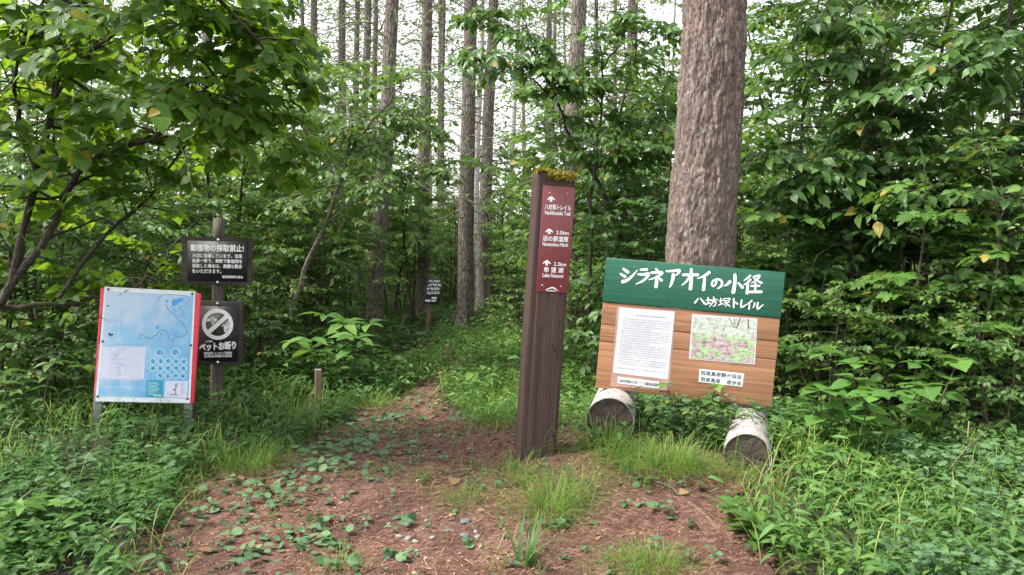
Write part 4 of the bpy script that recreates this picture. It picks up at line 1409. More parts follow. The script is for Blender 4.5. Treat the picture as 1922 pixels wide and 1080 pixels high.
def birch(label, px0, py0, px1, py1, D, dia, seed):
    rgb = np.random.default_rng(seed)
    rt = thing('birch_tree', label, 'tree', group='white birches in the wood')
    mbt, (wx, wy, wz) = trunk_mesh(13, dia / 2, .02, seed, flare=.2, rough=.02, bend=.12)
    mbt.build('trunk', M['birch'], rt, smooth=True)
    br = MB(); P, Dd = [], []
    for k in range(40):
        z0 = 3 + k * .24; az = k * 2.4 + rgb.uniform(-.4, .4); ln = rgb.uniform(.8, 1.7); t = np.linspace(0, 1, 6)
        pts = np.array([np.interp(z0, wz, wx), np.interp(z0, wz, wy), z0]) + t[:, None] * ln * np.array([math.cos(az), math.sin(az), .55]) + np.cumsum(rgb.normal(size=(6, 3)) * .03, 0)
        br.tube(pts, .014 - .011 * t, 4, False)
        if z0 > 5:
            for _ in range(36):
                P.append(pts[rgb.integers(2, 6)] + rgb.normal(size=3) * .22); Dd.append(rgb.normal(size=3) + [0, 0, -.6])
    br.build('branches', M['twig_grey'], rt)
    MB().batch(T_OVS, P, Dd, rgb.normal(size=(len(P), 3)) + [0, 0, 1], rgb.uniform(.05, .08, len(P)), 1.3).build('crown', M['far'], rt, attr=True)
    a_, b_ = pix(px0, py0, D), pix(px1, py1, D)
    slope = (b_.x - a_.x) / (b_.z - a_.z)
    x0 = a_.x - slope * (a_.z - gz(a_.x, D))
    rt.location = (x0, D, gz(x0, D) - .04); rt.rotation_euler = (0, math.atan(slope), 0)
    return rt


birch('white birch stem squeezed between two brown larch trunks by the trail', 893, 330, 896, 130, 17.5, .19, 301)
birch('slim white birch with forked twigs seen beside the top of the guide post', 962, 400, 968, 240, 21, .17, 302)
birch('pale birch stem glimpsed through the shrubs past the huge trunk', 1652, 300, 1660, 180, 12.5, .16, 303)


# ------------------------------------------------------------------ broad-leaved shrubs and saplings
def limb(rg, p0, d0, ln, n, droop=.0, wig=.12):
    pts = [np.array(p0, float)]; d = unit(np.array(d0, float))
    for k in range(n - 1):
        d = unit(d + rg.normal(size=3) * wig + [0, 0, -droop])
        pts.append(pts[-1] + d * ln / (n - 1))
    return np.array(pts)


def at(pts, u):
    f = u * (len(pts) - 1); k = min(int(f), len(pts) - 2)
    return pts[k] + (pts[k + 1] - pts[k]) * (f - k), unit(pts[k + 1] - pts[k])


def shrub_geo(seed, H=3.0, R=1.2, stems=3, nb=12, ntw=6, nlf=7, leaf=.09, tpl=None, lean=(0, 0), r0=.02, first=.2, droop=.06, wd=1.0, paths=None, flat=.75, up=.25, clear=None):
    """stems and leaves of a shrub; leaves sit alternately on twigs in flat sprays"""
    rg = np.random.default_rng(seed)
    wood, lf = MB(), MB()
    P, D, N, L = [], [], [], []

    def spray(pts, n, u0=.15):
        for k in range(n):
            u = u0 + (1 - u0) * (k + rg.uniform(.2, .8)) / n
            p, d = at(pts, min(u, .999))
            side = unit(np.cross(d, [0, 0, 1])) * (1 if k % 2 else -1)
            P.append(p + rg.normal(size=3) * .008); D.append(d * rg.uniform(.3, .8) + side * rg.uniform(.5, 1) + np.array([0, 0, rg.uniform(-.38, .16)]))
            N.append(np.array([0, -.1, 1.]) + rg.normal(size=3) * .48); L.append(leaf * rg.uniform(.4, 1.25))
        p, d = pts[-1], unit(pts[-1] - pts[-2])
        P.append(p); D.append(d + np.array([0, 0, -.25])); N.append(np.array([0, 0, 1.]) + rg.normal(size=3) * .3); L.append(leaf * rg.uniform(.8, 1.2))
    if paths is None:
        paths = []
        for s in range(stems):
            az = s * 6.28 / stems + rg.uniform(-.6, .6)
            h = H * rg.uniform(.72, 1)
            top = np.array([lean[0] + .45 * R * math.cos(az), lean[1] + .45 * R * math.sin(az), h])
            t = np.linspace(0, 1, 9)
            b = np.array([.1 * math.cos(az), .1 * math.sin(az), -.05])
            pts = b + (top - b) * np.stack([t ** 1.4, t ** 1.4, t], 1)
            pts[1:-1] += np.cumsum(rg.normal(size=(7, 3)) * .022 * H / 2, 0) * .6
            paths.append((pts, r0 * rg.uniform(.7, 1.1)))
    for pts, rr in paths:
        n = len(pts)
        wood.tube(pts, rr * (1 - .82 * np.linspace(0, 1, n)), 7, False)
        for k in range(nb):
            u = first + (1 - first) * (k + rg.uniform(.1, .9)) / nb
            p, d = at(pts, min(u, .995))
            az = k * 2.4 + rg.uniform(-.5, .5)
            bl = R * rg.uniform(.55, 1.05) * (1.08 - .62 * u)
            bp = limb(rg, p, [math.cos(az), math.sin(az), rg.uniform(up - .3, up + .6)], bl, 7, droop, .11)
            wood.tube(bp, rr * (.42 - .25 * u) * (1 - .8 * np.linspace(0, 1, 7)) + .0015, 4, False)
            for q_ in range(ntw):
                uu = .22 + .78 * (q_ + rg.random()) / ntw
                p2, d2 = at(bp, min(uu, .99))
                side = unit(np.cross(d2, [0, 0, 1])) * (1 if q_ % 2 else -1)
                tl_ = bl * rg.uniform(.22, .42) * (1.15 - .4 * uu) + leaf * .8
                tp = limb(rg, p2, d2 * .7 + side * .9 + [0, 0, .1], tl_, 4, droop * .8, .1)
                wood.tube(tp, [.0035, .003, .0025, .0015], 3, False)
                spray(tp, nlf)
            spray(bp, int(nlf * 1.3), .35)
        spray(pts[-4:], nlf, .2)
    P, D, N, L = map(np.array, (P, D, N, L))
    cx_, cy_ = P[:, 0].mean(), P[:, 1].mean()
    rad = np.stack([P[:, 0] - cx_, P[:, 1] - cy_, np.zeros(len(P))], 1)
    N = N + .55 * rad / max(R, .5)                                   # leaves turn outward to the light
    if clear is not None:                                            # leaves cut back from in front of a sign
        k = ~((P[:, 0] > clear[0]) & (P[:, 0] < clear[1]) & (P[:, 1] < clear[2]) & (P[:, 2] < clear[3]))
        P, D, N, L = P[k], D[k], N[k], L[k]
    lf.batch(tpl if tpl is not None else T_OV, P, D, N, L, wd * rng.uniform(.85, 1.15, len(P)))
    return wood, lf


SHRUB = {}


def shrub_kind(key, name, wmat, lmat, **kw):
    wood, lf = shrub_geo(**kw)
    SHRUB[key] = dict(name=name, wood=wood, lf=lf, wmat=wmat, lmat=lmat, root=None)


def plant(key, label, x, y, yaw=0.0, s=1.0, cat='shrub', group='leafy shrubs of the understory', tilt=(0, 0), z=None):
    K = SHRUB[key]
    loc = (x, y, (gz(x, y) if z is None else z) - .02)
    rot = (R_(tilt[0]), R_(tilt[1]), R_(yaw))
    if K['root'] is None:
        rt = thing(K['name'], label, cat, loc, rot, group)
        rt.scale = (s,) * 3
        K['wood'].build('stems', M[K['wmat']], rt, smooth=True)
        K['lf'].build('foliage', M[K['lmat']], rt, attr=True)
        K['root'] = rt
        return rt
    o = dup(K['root'], label, loc, rot, s)
    if group:
        o['group'] = group
    o['category'] = cat
    return o


shrub_kind('a', 'leafy_shrub', 'twig', 'shrub', seed=11, H=2.6, R=1.15, stems=4, nb=11, ntw=6, nlf=6, leaf=.095)
shrub_kind('b', 'leafy_shrub', 'twig', 'ovate', seed=12, H=3.4, R=1.3, stems=3, nb=15, ntw=6, nlf=6, leaf=.15, r0=.026)
shrub_kind('c', 'leafy_shrub', 'twig', 'shrub', seed=13, H=2.0, R=1.0, stems=5, nb=9, ntw=5, nlf=6, leaf=.085, wd=1.1)
shrub_kind('d', 'maple_sapling', 'twig', 'maple', seed=14, H=2.4, R=1.0, stems=3, nb=10, ntw=4, nlf=4, leaf=.125, tpl=T_MAPLE, wd=1.0)
shrub_kind('e', 'tall_sapling', 'bark_dark', 'ovate', seed=15, H=5.2, R=1.55, stems=2, nb=24, ntw=7, nlf=7, leaf=.122, r0=.04, first=.22)
shrub_kind('f', 'tall_sapling', 'bark_dark', 'shrub', seed=16, H=5.0, R=1.5, stems=2, nb=20, ntw=7, nlf=6, leaf=.13, r0=.035, first=.3)
shrub_kind('h', 'leafy_shrub', 'bark_dark', 'heart', seed=17, H=3.0, R=1.3, stems=4, nb=10, ntw=5, nlf=5, leaf=.125, tpl=T_HEART, wd=.95, r0=.024)
shrub_kind('g', 'low_shrub', 'twig', 'ovate', seed=18, H=1.1, R=.75, stems=6, nb=7, ntw=4, nlf=5, leaf=.08)


def X(px, D):
    return (px - 961) / F * D


# past the great trunk: the dense dark-green thicket
plant('e', 'tall dark green sapling filling the corner beyond the maple leaves, outermost of the thicket', X(1890, 6.2), 6.2, 20, .95)
plant('e', 'tall sapling with arching leafy limbs in the middle of the thicket past the huge trunk', X(1665, 6.9), 6.9, 140, .92)
plant('f', 'airy tall sapling just past the huge trunk, sky showing through its leaves', X(1490, 8.0), 8.0, 70, .95)
plant('b', 'dark glossy shrub right behind the trail board edge', X(1560, 6.6), 6.6, 10, .72)
plant('b', 'dark glossy shrub under the middle sapling of the thicket', X(1740, 6.0), 6.0, 200, .68)
plant('b', 'dark glossy shrub crowding the outer border of the thicket', X(1930, 5.4), 5.4, 100, .62)
plant('d', 'maple sapling with lobed pale leaves leaning out over the bright undergrowth', X(1800, 5.3), 5.3, 40, .62, cat='sapling', group='maple saplings')
plant('d', 'maple sapling with lobed leaves half behind the trail board', X(1500, 7.4), 7.4, 160, .8, cat='sapling', group='maple saplings')
plant('a', 'mid green shrub filling the gap behind the two dark glossy shrubs', X(1640, 8.4), 8.4, 50, 1.0)
plant('f', 'tall sapling far behind the thicket past the huge trunk', X(1780, 9.4), 9.4, 210, 1.05)
plant('f', 'tall sapling behind the outermost dark sapling', X(1990, 8.6), 8.6, 10, 1.0)
plant('a', 'rounded shrub at the back of the thicket beside the huge trunk', X(1430, 10.5), 10.5, 120, 1.1)
plant('g', 'low dark shrub between the thicket and the bright undergrowth', X(1640, 5.6), 5.6, 0, .8)
plant('g', 'low dark shrub tucked under the maple sapling', X(1850, 5.2), 5.2, 130, .8)
for k, (key, px, D, yw, s, lab) in enumerate([
    ('a', 1480, 5.9, 15, .52, 'light green shrub crowding the upper edge of the trail board end'),
    ('a', 1720, 5.5, 110, .50, 'light green shrub in front of the dark glossy ones, beside the hydrangea-like plants'),
    ('c', 1880, 4.9, 60, .55, 'small light shrub low at the outer border of the bright undergrowth'),
    ('c', 1570, 5.6, 220, .60, 'small light shrub behind the larger hydrangea-like plant')]):
    plant(key, lab, X(px, D), D, yw, s)
for px, D, yw, s, lab in ((1690, 5.8, 10, .85, 'tall maple sapling with lobed leaves in the middle of the thicket front'), (1900, 5.6, 130, .9, 'tall maple sapling with lobed leaves at the outer end of the thicket'), (1450, 6.6, 250, .9, 'maple sapling squeezed between trail board and huge trunk')):
    plant('d', lab, X(px, D), D, yw, s, cat='sapling', group='maple saplings')
# between the guide post and the great trunk
plant('b', 'glossy shrub standing directly behind the trail board beside the huge trunk', X(1195, 6.9), 6.9, 60, .60)
plant('a', 'light green shrub close behind the guide post', X(1110, 7.6), 7.6, 150, .62)
plant('b', 'shrub with spreading sprays between guide post and huge trunk', X(1180, 9.2), 9.2, 260, .85)
plant('c', 'low bright shrub at the foot of the stout larch behind the post', X(1090, 9.4), 9.4, 30, .75)
plant('a', 'shrub deep behind the post under the thin larch stems', X(1210, 12.5), 12.5, 200, 1.15)
plant('c', 'small shrub beside the trail behind the guide post', X(985, 11.8), 11.8, 100, .8)
# beyond the trail
for k, (key, px, D, yw, s, lab) in enumerate([
    ('a', 620, 15.5, 0, .92, 'grey-green shrub behind the dark leaning trunk, far up the slope'),
    ('c', 755, 15.5, 90, 1.0, 'shrub between the leaning trunk and the stake notice'),
    ('a', 835, 17.5, 200, .85, 'shrub directly behind the stake notice'),
    ('c', 945, 18.0, 150, 1.1, 'pale shrub beyond the brown trunk beside the trail'),
    ('b', 1010, 20.0, 60, .8, 'tall pale shrub far up the trail behind the guide post top'),
    ('a', 780, 21.0, 30, 1.1, 'hazy shrub in the depth under the brightest sky'),
    ('b', 700, 20.0, 300, .9, 'tall shrub behind the half-hidden larch trunk'),
    ('a', 880, 24.0, 10, 1.2, 'hazy shrub farthest up the trail'),
    ('b', 560, 17.0, 110, .9, 'tall shrub behind the forked sapling')]):
    plant(key, lab, X(px, D), D, yw, s)
for k, (key, px, D, yw, s, lab) in enumerate([
    ('a', 590, 9.2, 330, .95, 'leafy shrub rising in front of the row of larch stems'),
    ('f', 772, 14.2, 60, .72, 'pale sapling beside the trail hiding the foot of the straight larch'),
    ('f', 602, 10.4, 220, .80, 'pale sapling between forked sapling and dark leaning trunk'),
    ('f', 560, 11.5, 15, .80, 'pale tall sapling under the thin dark larch stem'),
    ('f', 650, 13.5, 100, .85, 'pale tall sapling under the third larch stem of the row'),
    ('f', 735, 14.5, 190, .72, 'pale sapling filling the gap beside the dark leaning trunk'),
    ('f', 850, 19.0, 280, .75, 'pale sapling behind the brown trunk and the stake notice'),
    ('f', 960, 15.5, 40, .70, 'pale sapling below the white birches'),
    ('f', 1040, 14.0, 330, .85, 'sapling behind the mossy post top'),
    ('f', 1230, 11.0, 75, .95, 'tall sapling close behind the huge trunk'),
    ('e', 1130, 13.0, 120, .85, 'dark tall sapling under the thin larch stems behind the post'),
    ('f', 1350, 13.0, 160, 1.1, 'tall sapling directly behind the huge trunk'),
    ('f', 1850, 13.0, 20, 1.15, 'tall sapling in the depth behind the outermost dark sapling'),
    ('e', 1480, 11.5, 310, 1.15, 'dark tall sapling deep behind the huge trunk and the airy sapling'),
    ('f', 1100, 10.0, 200, .85, 'leafy sapling behind the slanting sapling'),
    ('f', 930, 21.0, 120, 1.05, 'pale sapling far behind the two white birches'),
    ('f', 690, 17.5, 20, 1.15, 'pale tall sapling between the narrow larch stems'),
    ('f', 1050, 12.2, 95, 1.0, 'leafy tall sapling before the stout larch trunk'),
    ('f', 430, 15.0, 170, 1.05, 'tall sapling in the depth behind the grey pole'),
    ('f', 170, 15.5, 290, 1.1, 'tall sapling in the depth behind the map board')]):
    plant(key, lab, X(px, D), D, yw, s, cat='sapling', group='understory saplings')
# left of the trail
plant('c', 'dense shrub behind the two black notices', X(470, 8.2), 8.2, 40, .80)
plant('a', 'shrub with silvery shining leaves behind the grey pole', X(395, 8.6), 8.6, 100, .78)
plant('a', 'leafy shrub between the forked sapling and the dark leaning trunk', X(610, 10.5), 10.5, 260, .85)
plant('c', 'shrub behind the broad-leaved plant near the short stake', X(560, 9.4), 9.4, 170, .85)
plant('b', 'dark shrub behind the map board', X(265, 7.2), 7.2, 30, .58)
plant('b', 'dark shrub beside the map board under the leaning limbs', X(90, 6.6), 6.6, 230, .62)
plant('h', 'heart-leaved shrub by the edge behind the lowest limbs', X(-20, 6.2), 6.2, 80, .70)
for k, (key, px, D, yw, s, lab) in enumerate([
    ('f', 240, 8.6, 200, .9, 'leafy tall sapling directly behind the vine tree limbs'),
    ('f', 430, 9.8, 60, .95, 'leafy tall sapling behind the vine tree, over the black notices'),
    ('f', 90, 8.0, 330, .9, 'leafy tall sapling behind the thickest dark limb'),
    ('f', 545, 13.0, 140, 1.1, 'pale tall sapling rising before the first larch stems of the row')]):
    plant(key, lab, X(px, D), D, yw, s, cat='sapling', group='understory saplings')
plant('a', 'shrub deep in the shade behind the vine tree', X(200, 9.6), 9.6, 300, 1.05)
plant('a', 'shrub deep in the shade behind the map board and pole', X(330, 11.0), 11.0, 20, 1.15)
plant('b', 'tall shrub in the depth left of the larch row', X(480, 13.0), 13.0, 240, 1.0)
plant('f', 'tall sapling in the depth behind the vine tree', X(60, 10.5), 10.5, 130, .95)
plant('f', 'tall sapling in the depth over the map board', X(300, 12.5), 12.5, 50, .95)
plant('g', 'low shrub at the foot of the dark shrubs beside the map board', X(60, 5.9), 5.9, 0, .75)
plant('g', 'low shrub between pole and broad-leaved plant', X(480, 7.6), 7.6, 60, .7)


def handmade(name, label, cat, group, base_px, D, paths, wmat, lmat, tangle=0, **kw):
    """a tree whose main limbs follow the photograph's: each path is (pixels with their distance, radius)"""
    b = pix(*base_px, D); b.z = gz(b.x, b.y) - .03
    pp = []
    for pts, rr in paths:
        P3 = np.array([np.array(pix(x, y, d)) - np.array(b) for x, y, d in pts])
        n = len(P3)
        tt = np.linspace(0, n - 1, (n - 1) * 4 + 1); k = np.clip(tt.astype(int), 0, n - 2); f = (tt - k)[:, None]
        P0, P1, P2, P4 = P3[np.maximum(k - 1, 0)], P3[k], P3[k + 1], P3[np.minimum(k + 2, n - 1)]
        Q = .5 * (2 * P1 + (P2 - P0) * f + (2 * P0 - 5 * P1 + 4 * P2 - P4) * f ** 2 + (3 * P1 - P0 - 3 * P2 + P4) * f ** 3)
        Q[1:-1] += np.random.default_rng(len(pp)).normal(size=Q[1:-1].shape) * .008
        pp.append((Q, rr))
    c = (-3.35 - b.x, -1.85 - b.x, 6.1 - b.y, 1.66 - b.z)
    wood, lf = shrub_geo(paths=pp, clear=c, **kw)
    rgt = np.random.default_rng(tangle)
    for k in range(tangle):                                          # bare wandering side stems between the limbs
        q0, r0 = pp[k % len(pp)]
        p0, d0 = at(q0, rgt.uniform(.1, .8))
        lp = limb(rgt, p0, d0 * .3 + np.array([rgt.normal() * .8, rgt.normal() * .35, rgt.normal() * .8]), rgt.uniform(.6, 1.7), 12, rgt.uniform(-.05, .08), .28)
        if ((lp[:, 0] > c[0]) & (lp[:, 0] < c[1]) & (lp[:, 1] < c[2]) & (lp[:, 2] < c[3])).any():
            continue
        wood.tube(lp, r0 * rgt.uniform(.2, .45) * np.linspace(1, .25, 12), 5, False)
    rt = thing(name, label, cat, b, group=group)
    wood.build('limbs', M[wmat], rt, smooth=True)
    lf.build('foliage', M[lmat], rt, attr=True)
    return rt


handmade('vine_tree', 'dark many-limbed tree with large heart-shaped leaves hanging over the map board', 'tree', None, (-30, 620), 5.4, [
    ([(-60, 640, 5.4), (20, 540, 5.4), (90, 440, 5.35), (135, 345, 5.3), (190, 290, 5.2), (290, 260, 5.1), (350, 205, 5.0), (420, 140, 4.9)], .034),
    ([(110, 560, 5.7), (200, 440, 5.6), (300, 350, 5.5), (390, 200, 5.4), (430, 130, 5.3)], .018),
    ([(20, 540, 5.4), (70, 330, 5.3), (100, 190, 5.2), (110, 60, 5.0), (120, -60, 4.8)], .030),
    ([(70, 330, 5.3), (30, 200, 5.1), (40, 80, 4.9), (100, -20, 4.7)], .020),
    ([(100, 190, 5.2), (180, 90, 4.7), (270, 30, 4.4), (380, 20, 4.3), (480, 70, 4.5)], .014),
    ([(110, 130, 5.1), (220, 200, 4.9), (330, 170, 4.6), (440, 190, 4.6), (540, 280, 4.8)], .012),
    ([(0, 575, 5.5), (150, 570, 5.9), (250, 545, 6.2), (330, 470, 6.4)], .022),
], 'bark_dark', 'heart', tangle=26, seed=41, R=.82, nb=14, ntw=5, nlf=5, leaf=.105, tpl=T_HEART, droop=.12, wd=.95, first=.22)
handmade('vine_tree', 'overhanging spray of yellow-green heart-shaped leaves along the upper edge beside the larch row', 'tree', None, (-150, 640), 4.6, [
    ([(-160, 640, 4.6), (-120, 200, 4.4), (-20, -60, 4.1), (160, -140, 4.0), (340, -60, 4.1), (470, 60, 4.3), (540, 170, 4.5)], .03),
    ([(-20, -60, 4.1), (120, 0, 4.4), (260, 60, 4.6), (380, 120, 4.8), (470, 230, 5.0), (520, 330, 5.0)], .016),
    ([(160, -140, 4.0), (420, -40, 4.5), (520, 80, 4.9)], .014),
], 'bark_dark', 'heart', seed=42, R=.62, nb=12, ntw=4, nlf=4, leaf=.10, tpl=T_HEART, droop=.14, wd=.95, first=.45)
handmade('forked_sapling', 'grey forked sapling with layered leaf sprays in front of the larch row', 'sapling', 'understory saplings', (540, 560), 8.2, [
    ([(545, 590, 8.2), (572, 510, 8.2), (610, 420, 8.1), (640, 340, 8.0), (652, 290, 8.0), (690, 240, 7.9), (740, 180, 7.8), (770, 130, 7.7)], .030),
    ([(652, 290, 8.0), (660, 230, 8.0), (640, 170, 8.1), (610, 110, 8.2)], .018),
    ([(640, 340, 8.0), (600, 290, 8.0), (560, 230, 7.9), (520, 190, 7.8)], .016),
    ([(610, 420, 8.1), (680, 370, 7.9), (760, 330, 7.7), (830, 300, 7.6)], .013),
    ([(652, 290, 8.0), (720, 260, 8.2), (800, 220, 8.4)], .012),
], 'twig_grey', 'shrub', seed=43, R=1.05, nb=15, ntw=6, nlf=6, leaf=.09, droop=.08, first=.3, flat=.9, up=.05)
handmade('leaning_sapling', 'slanting dark-stemmed sapling behind the guide post, arching toward the sky gap', 'sapling', 'understory saplings', (1190, 560), 7.4, [
    ([(1200, 580, 7.4), (1165, 440, 7.4), (1120, 340, 7.3), (1070, 260, 7.2), (1045, 190, 7.1), (1010, 110, 7.0), (980, 30, 6.9)], .026),
    ([(1045, 190, 7.1), (1000, 150, 6.9), (940, 110, 6.7), (890, 90, 6.6)], .011),
    ([(1010, 110, 7.0), (960, 60, 7.2), (900, 20, 7.4)], .011),
], 'bark_dark', 'ovate', seed=44, R=.62, nb=10, ntw=5, nlf=5, leaf=.095, droop=.10, first=.38, up=.05)
handmade('upright_sapling', 'upright dark-stemmed sapling between the guide post and the huge trunk', 'sapling', 'understory saplings', (1110, 560), 7.0, [
    ([(1105, 590, 7.0), (1110, 400, 7.0), (1115, 320, 7.0), (1128, 220, 7.0), (1130, 130, 7.0), (1118, 20, 6.9), (1110, -80, 6.9)], .020),
    ([(1115, 320, 7.0), (1150, 290, 6.9), (1200, 270, 6.8)], .009),
    ([(1130, 130, 7.0), (1170, 80, 6.9), (1215, 40, 6.8)], .009),
    ([(1128, 200, 7.0), (1080, 150, 6.9), (1030, 130, 6.8)], .009),
], 'bark_dark', 'ovate', seed=45, R=.62, nb=11, ntw=5, nlf=5, leaf=.09, droop=.09, first=.3, up=.05)
handmade('short_sapling', 'short black-stemmed sapling just beside the huge trunk', 'sapling', 'understory saplings', (1185, 560), 7.6, [
    ([(1190, 590, 7.6), (1178, 420, 7.6), (1170, 330, 7.6), (1162, 240, 7.5), (1180, 140, 7.4), (1210, 60, 7.3)], .024),
    ([(1170, 330, 7.6), (1215, 250, 7.4), (1250, 170, 7.3)], .012),
], 'bark_dark', 'ovate', seed=46, R=.75, nb=13, ntw=5, nlf=6, leaf=.095, droop=.09, first=.25, up=.05)
handmade('tall_sapling', 'bent brown sapling rising through the thicket past the huge trunk', 'sapling', 'understory saplings', (1600, 700), 6.3, [
    ([(1600, 720, 6.3), (1598, 480, 6.3), (1605, 380, 6.3), (1622, 290, 6.2), (1640, 250, 6.2), (1650, 150, 6.1), (1680, 40, 6.0)], .024),
    ([(1622, 290, 6.2), (1635, 180, 6.2), (1610, 90, 6.2), (1580, 10, 6.1)], .015),
    ([(1640, 250, 6.2), (1720, 180, 5.9), (1800, 120, 5.7), (1880, 100, 5.6)], .014),
    ([(1605, 380, 6.3), (1540, 330, 6.2), (1480, 300, 6.1)], .010),
    ([(1598, 430, 6.3), (1690, 380, 6.0), (1790, 330, 5.8)], .012),
], 'bark_dark', 'ovate', tangle=10, seed=47, R=.72, nb=13, ntw=5, nlf=5, leaf=.125, droop=.12, first=.2, up=.05)


# ------------------------------------------------------------------ single plants that stand out near the trail
def rosette(name, label, cat, px, py, stems, leaf, tpl, lmat, h, spread, seed, wd=1.0, group=None, D=None, pairs=4, upd=.15, tip=5):
    """upright stems with opposite pairs of big leaves and a leaf whorl at the tip"""
    rg = np.random.default_rng(seed)
    g_ = onground(px, py) if D is None else Vector((X(px, D), D, gz(X(px, D), D)))
    rt = thing(name, label, cat, g_, group=group)
    wood, lf = MB(), MB()
    P, Dd, N, L = [], [], [], []
    for s in range(stems):
        az = s * 2.4 + rg.uniform(-.5, .5); rr = spread * math.sqrt((s + .5) / stems)
        hh = h * rg.uniform(.65, 1.05)
        pts = limb(rg, [rr * .35 * math.cos(az), rr * .35 * math.sin(az), -.02], [rr * .65 / hh * math.cos(az), rr * .65 / hh * math.sin(az), 1], hh, 7, 0, .05)
        wood.tube(pts, .006 - .003 * np.linspace(0, 1, 7), 5, False)
        for k in range(pairs + 1):
            u = .3 + .7 * k / pairs
            p, d = at(pts, min(u, .999)); a0 = k * 1.57 + az
            nl_ = tip if k == pairs else 2
            for q_ in range(nl_):
                a_ = a0 + q_ * 6.283 / nl_ + rg.uniform(-.25, .25)
                P.append(p); Dd.append([math.cos(a_), math.sin(a_), rg.uniform(upd - .25, upd + .25)])
                N.append(np.array([0, 0, 1.]) + rg.normal(size=3) * .2); L.append(leaf * rg.uniform(.6, 1.1) * (.75 + .25 * u))
    wood.build('stems', M['twig'], rt)
    lf.batch(tpl, P, Dd, N, L, wd).build('foliage', M[lmat], rt, attr=True)
    return rt


rosette('broadleaf_plant', 'pale green plant with very large oval leaves behind the short square stake', 'plant', 625, 735, 7, .25, T_BROAD, 'broad', .75, .5, 501, D=7.3)
rosette('broadleaf_plant', 'large-leaved plant, smaller and darker, beside the pale broad-leaved one', 'plant', 560, 735, 4, .17, T_BROAD, 'shrub', .45, .3, 502, D=7.5)
rosette('broadleaf_plant', 'broad-leaved seedling growing in front of the map board leg', 'plant', 215, 840, 2, .12, T_BROAD, 'broad', .20, .12, 503, D=5.2)
rosette('hydrangea_plant', 'large hydrangea-like plant with round toothed leaves beside the birch log', 'plant', 1600, 860, 8, .165, T_OV, 'broad', .72, .45, 504, wd=1.75, D=4.6)
rosette('hydrangea_plant', 'second hydrangea-like plant, leaning out in front of the dark gap', 'plant', 1690, 850, 6, .155, T_OV, 'broad', .68, .4, 505, wd=1.7, D=4.9)
rosette('broadleaf_plant', 'dark rosette of pointed leaves on the bare mound in front of the birch log', 'plant', 1405, 1005, 3, .15, T_BROAD, 'maple', .14, .12, 506, wd=.95, upd=.45)
rosette('bramble_plant', 'fresh green bramble with small leaflets growing up under the trail board', 'plant', 1300, 850, 7, .085, T_OV, 'herb_bright', .42, .34, 507, wd=1.2, D=4.6, pairs=5)
rosette('bramble_plant', 'bramble shoots between the two birch logs', 'plant', 1235, 830, 5, .08, T_OV, 'herb', .30, .28, 508, wd=1.2, D=4.8, pairs=5)
rosette('bramble_plant', 'small bramble hiding the lower half of the sunken birch log', 'plant', 1150, 835, 5, .06, T_OV, 'herb', .2, .2, 512, wd=1.2, D=4.38, pairs=5)
rosette('broadleaf_plant', 'leafy plant among the herbs by the edge under the vine tree', 'plant', 60, 760, 5, .15, T_BROAD, 'shrub', .5, .35, 509, D=5.4)
rosette('broadleaf_plant', 'big-leaved seedling in the very corner nearest the camera', 'plant', 15, 1060, 2, .13, T_BROAD, 'broad', .25, .12, 510, D=3.35)
rosette('broadleaf_plant', 'young pale seedling with round leaf pairs among the near herbs', 'plant', 95, 1060, 2, .07, T_ROUND, 'herb_bright', .24, .06, 511, D=3.4, pairs=4)

# ------------------------------------------------------------------ grass tufts
def tuft_mesh(seed, n, h, r, w):
    rg = np.random.default_rng(seed)
    m = MB(); az = rg.uniform(0, 6.283, n); rr = r * np.sqrt(rg.random(n))
    P = np.stack([rr * .55 * np.cos(az), rr * .55 * np.sin(az), np.full(n, -.01)], 1)
    az2 = az + rg.normal(size=n) * .7
    q_ = rg.random(n) ** .5
    out = rg.random(n) < .22; P[out, :2] *= rg.uniform(1.5, 3.2, (out.sum(), 1))
    kd = max(20, n // 7); ad = rg.uniform(0, 6.283, kd)              # dead straw round the foot
    blades(m, np.stack([r * .5 * np.cos(ad), r * .5 * np.sin(ad), np.full(kd, .004)], 1), ad + rg.normal(size=kd) * .6, h * rg.uniform(.4, 1.1, kd), h * rg.uniform(.05, .25, kd), w * rg.uniform(.6, 1.0, kd), rg.uniform(2.0, 2.6, kd), np.full(kd, 1.35))
    blades(m, P, az2, h * (.3 + 1.5 * q_ * rg.random(n)), h * (.25 + .75 * rg.random(n)) * (1.0 - .45 * q_), w * rg.uniform(.5, 1.1, n), rg.uniform(1.7, 2.75, n))
    return m


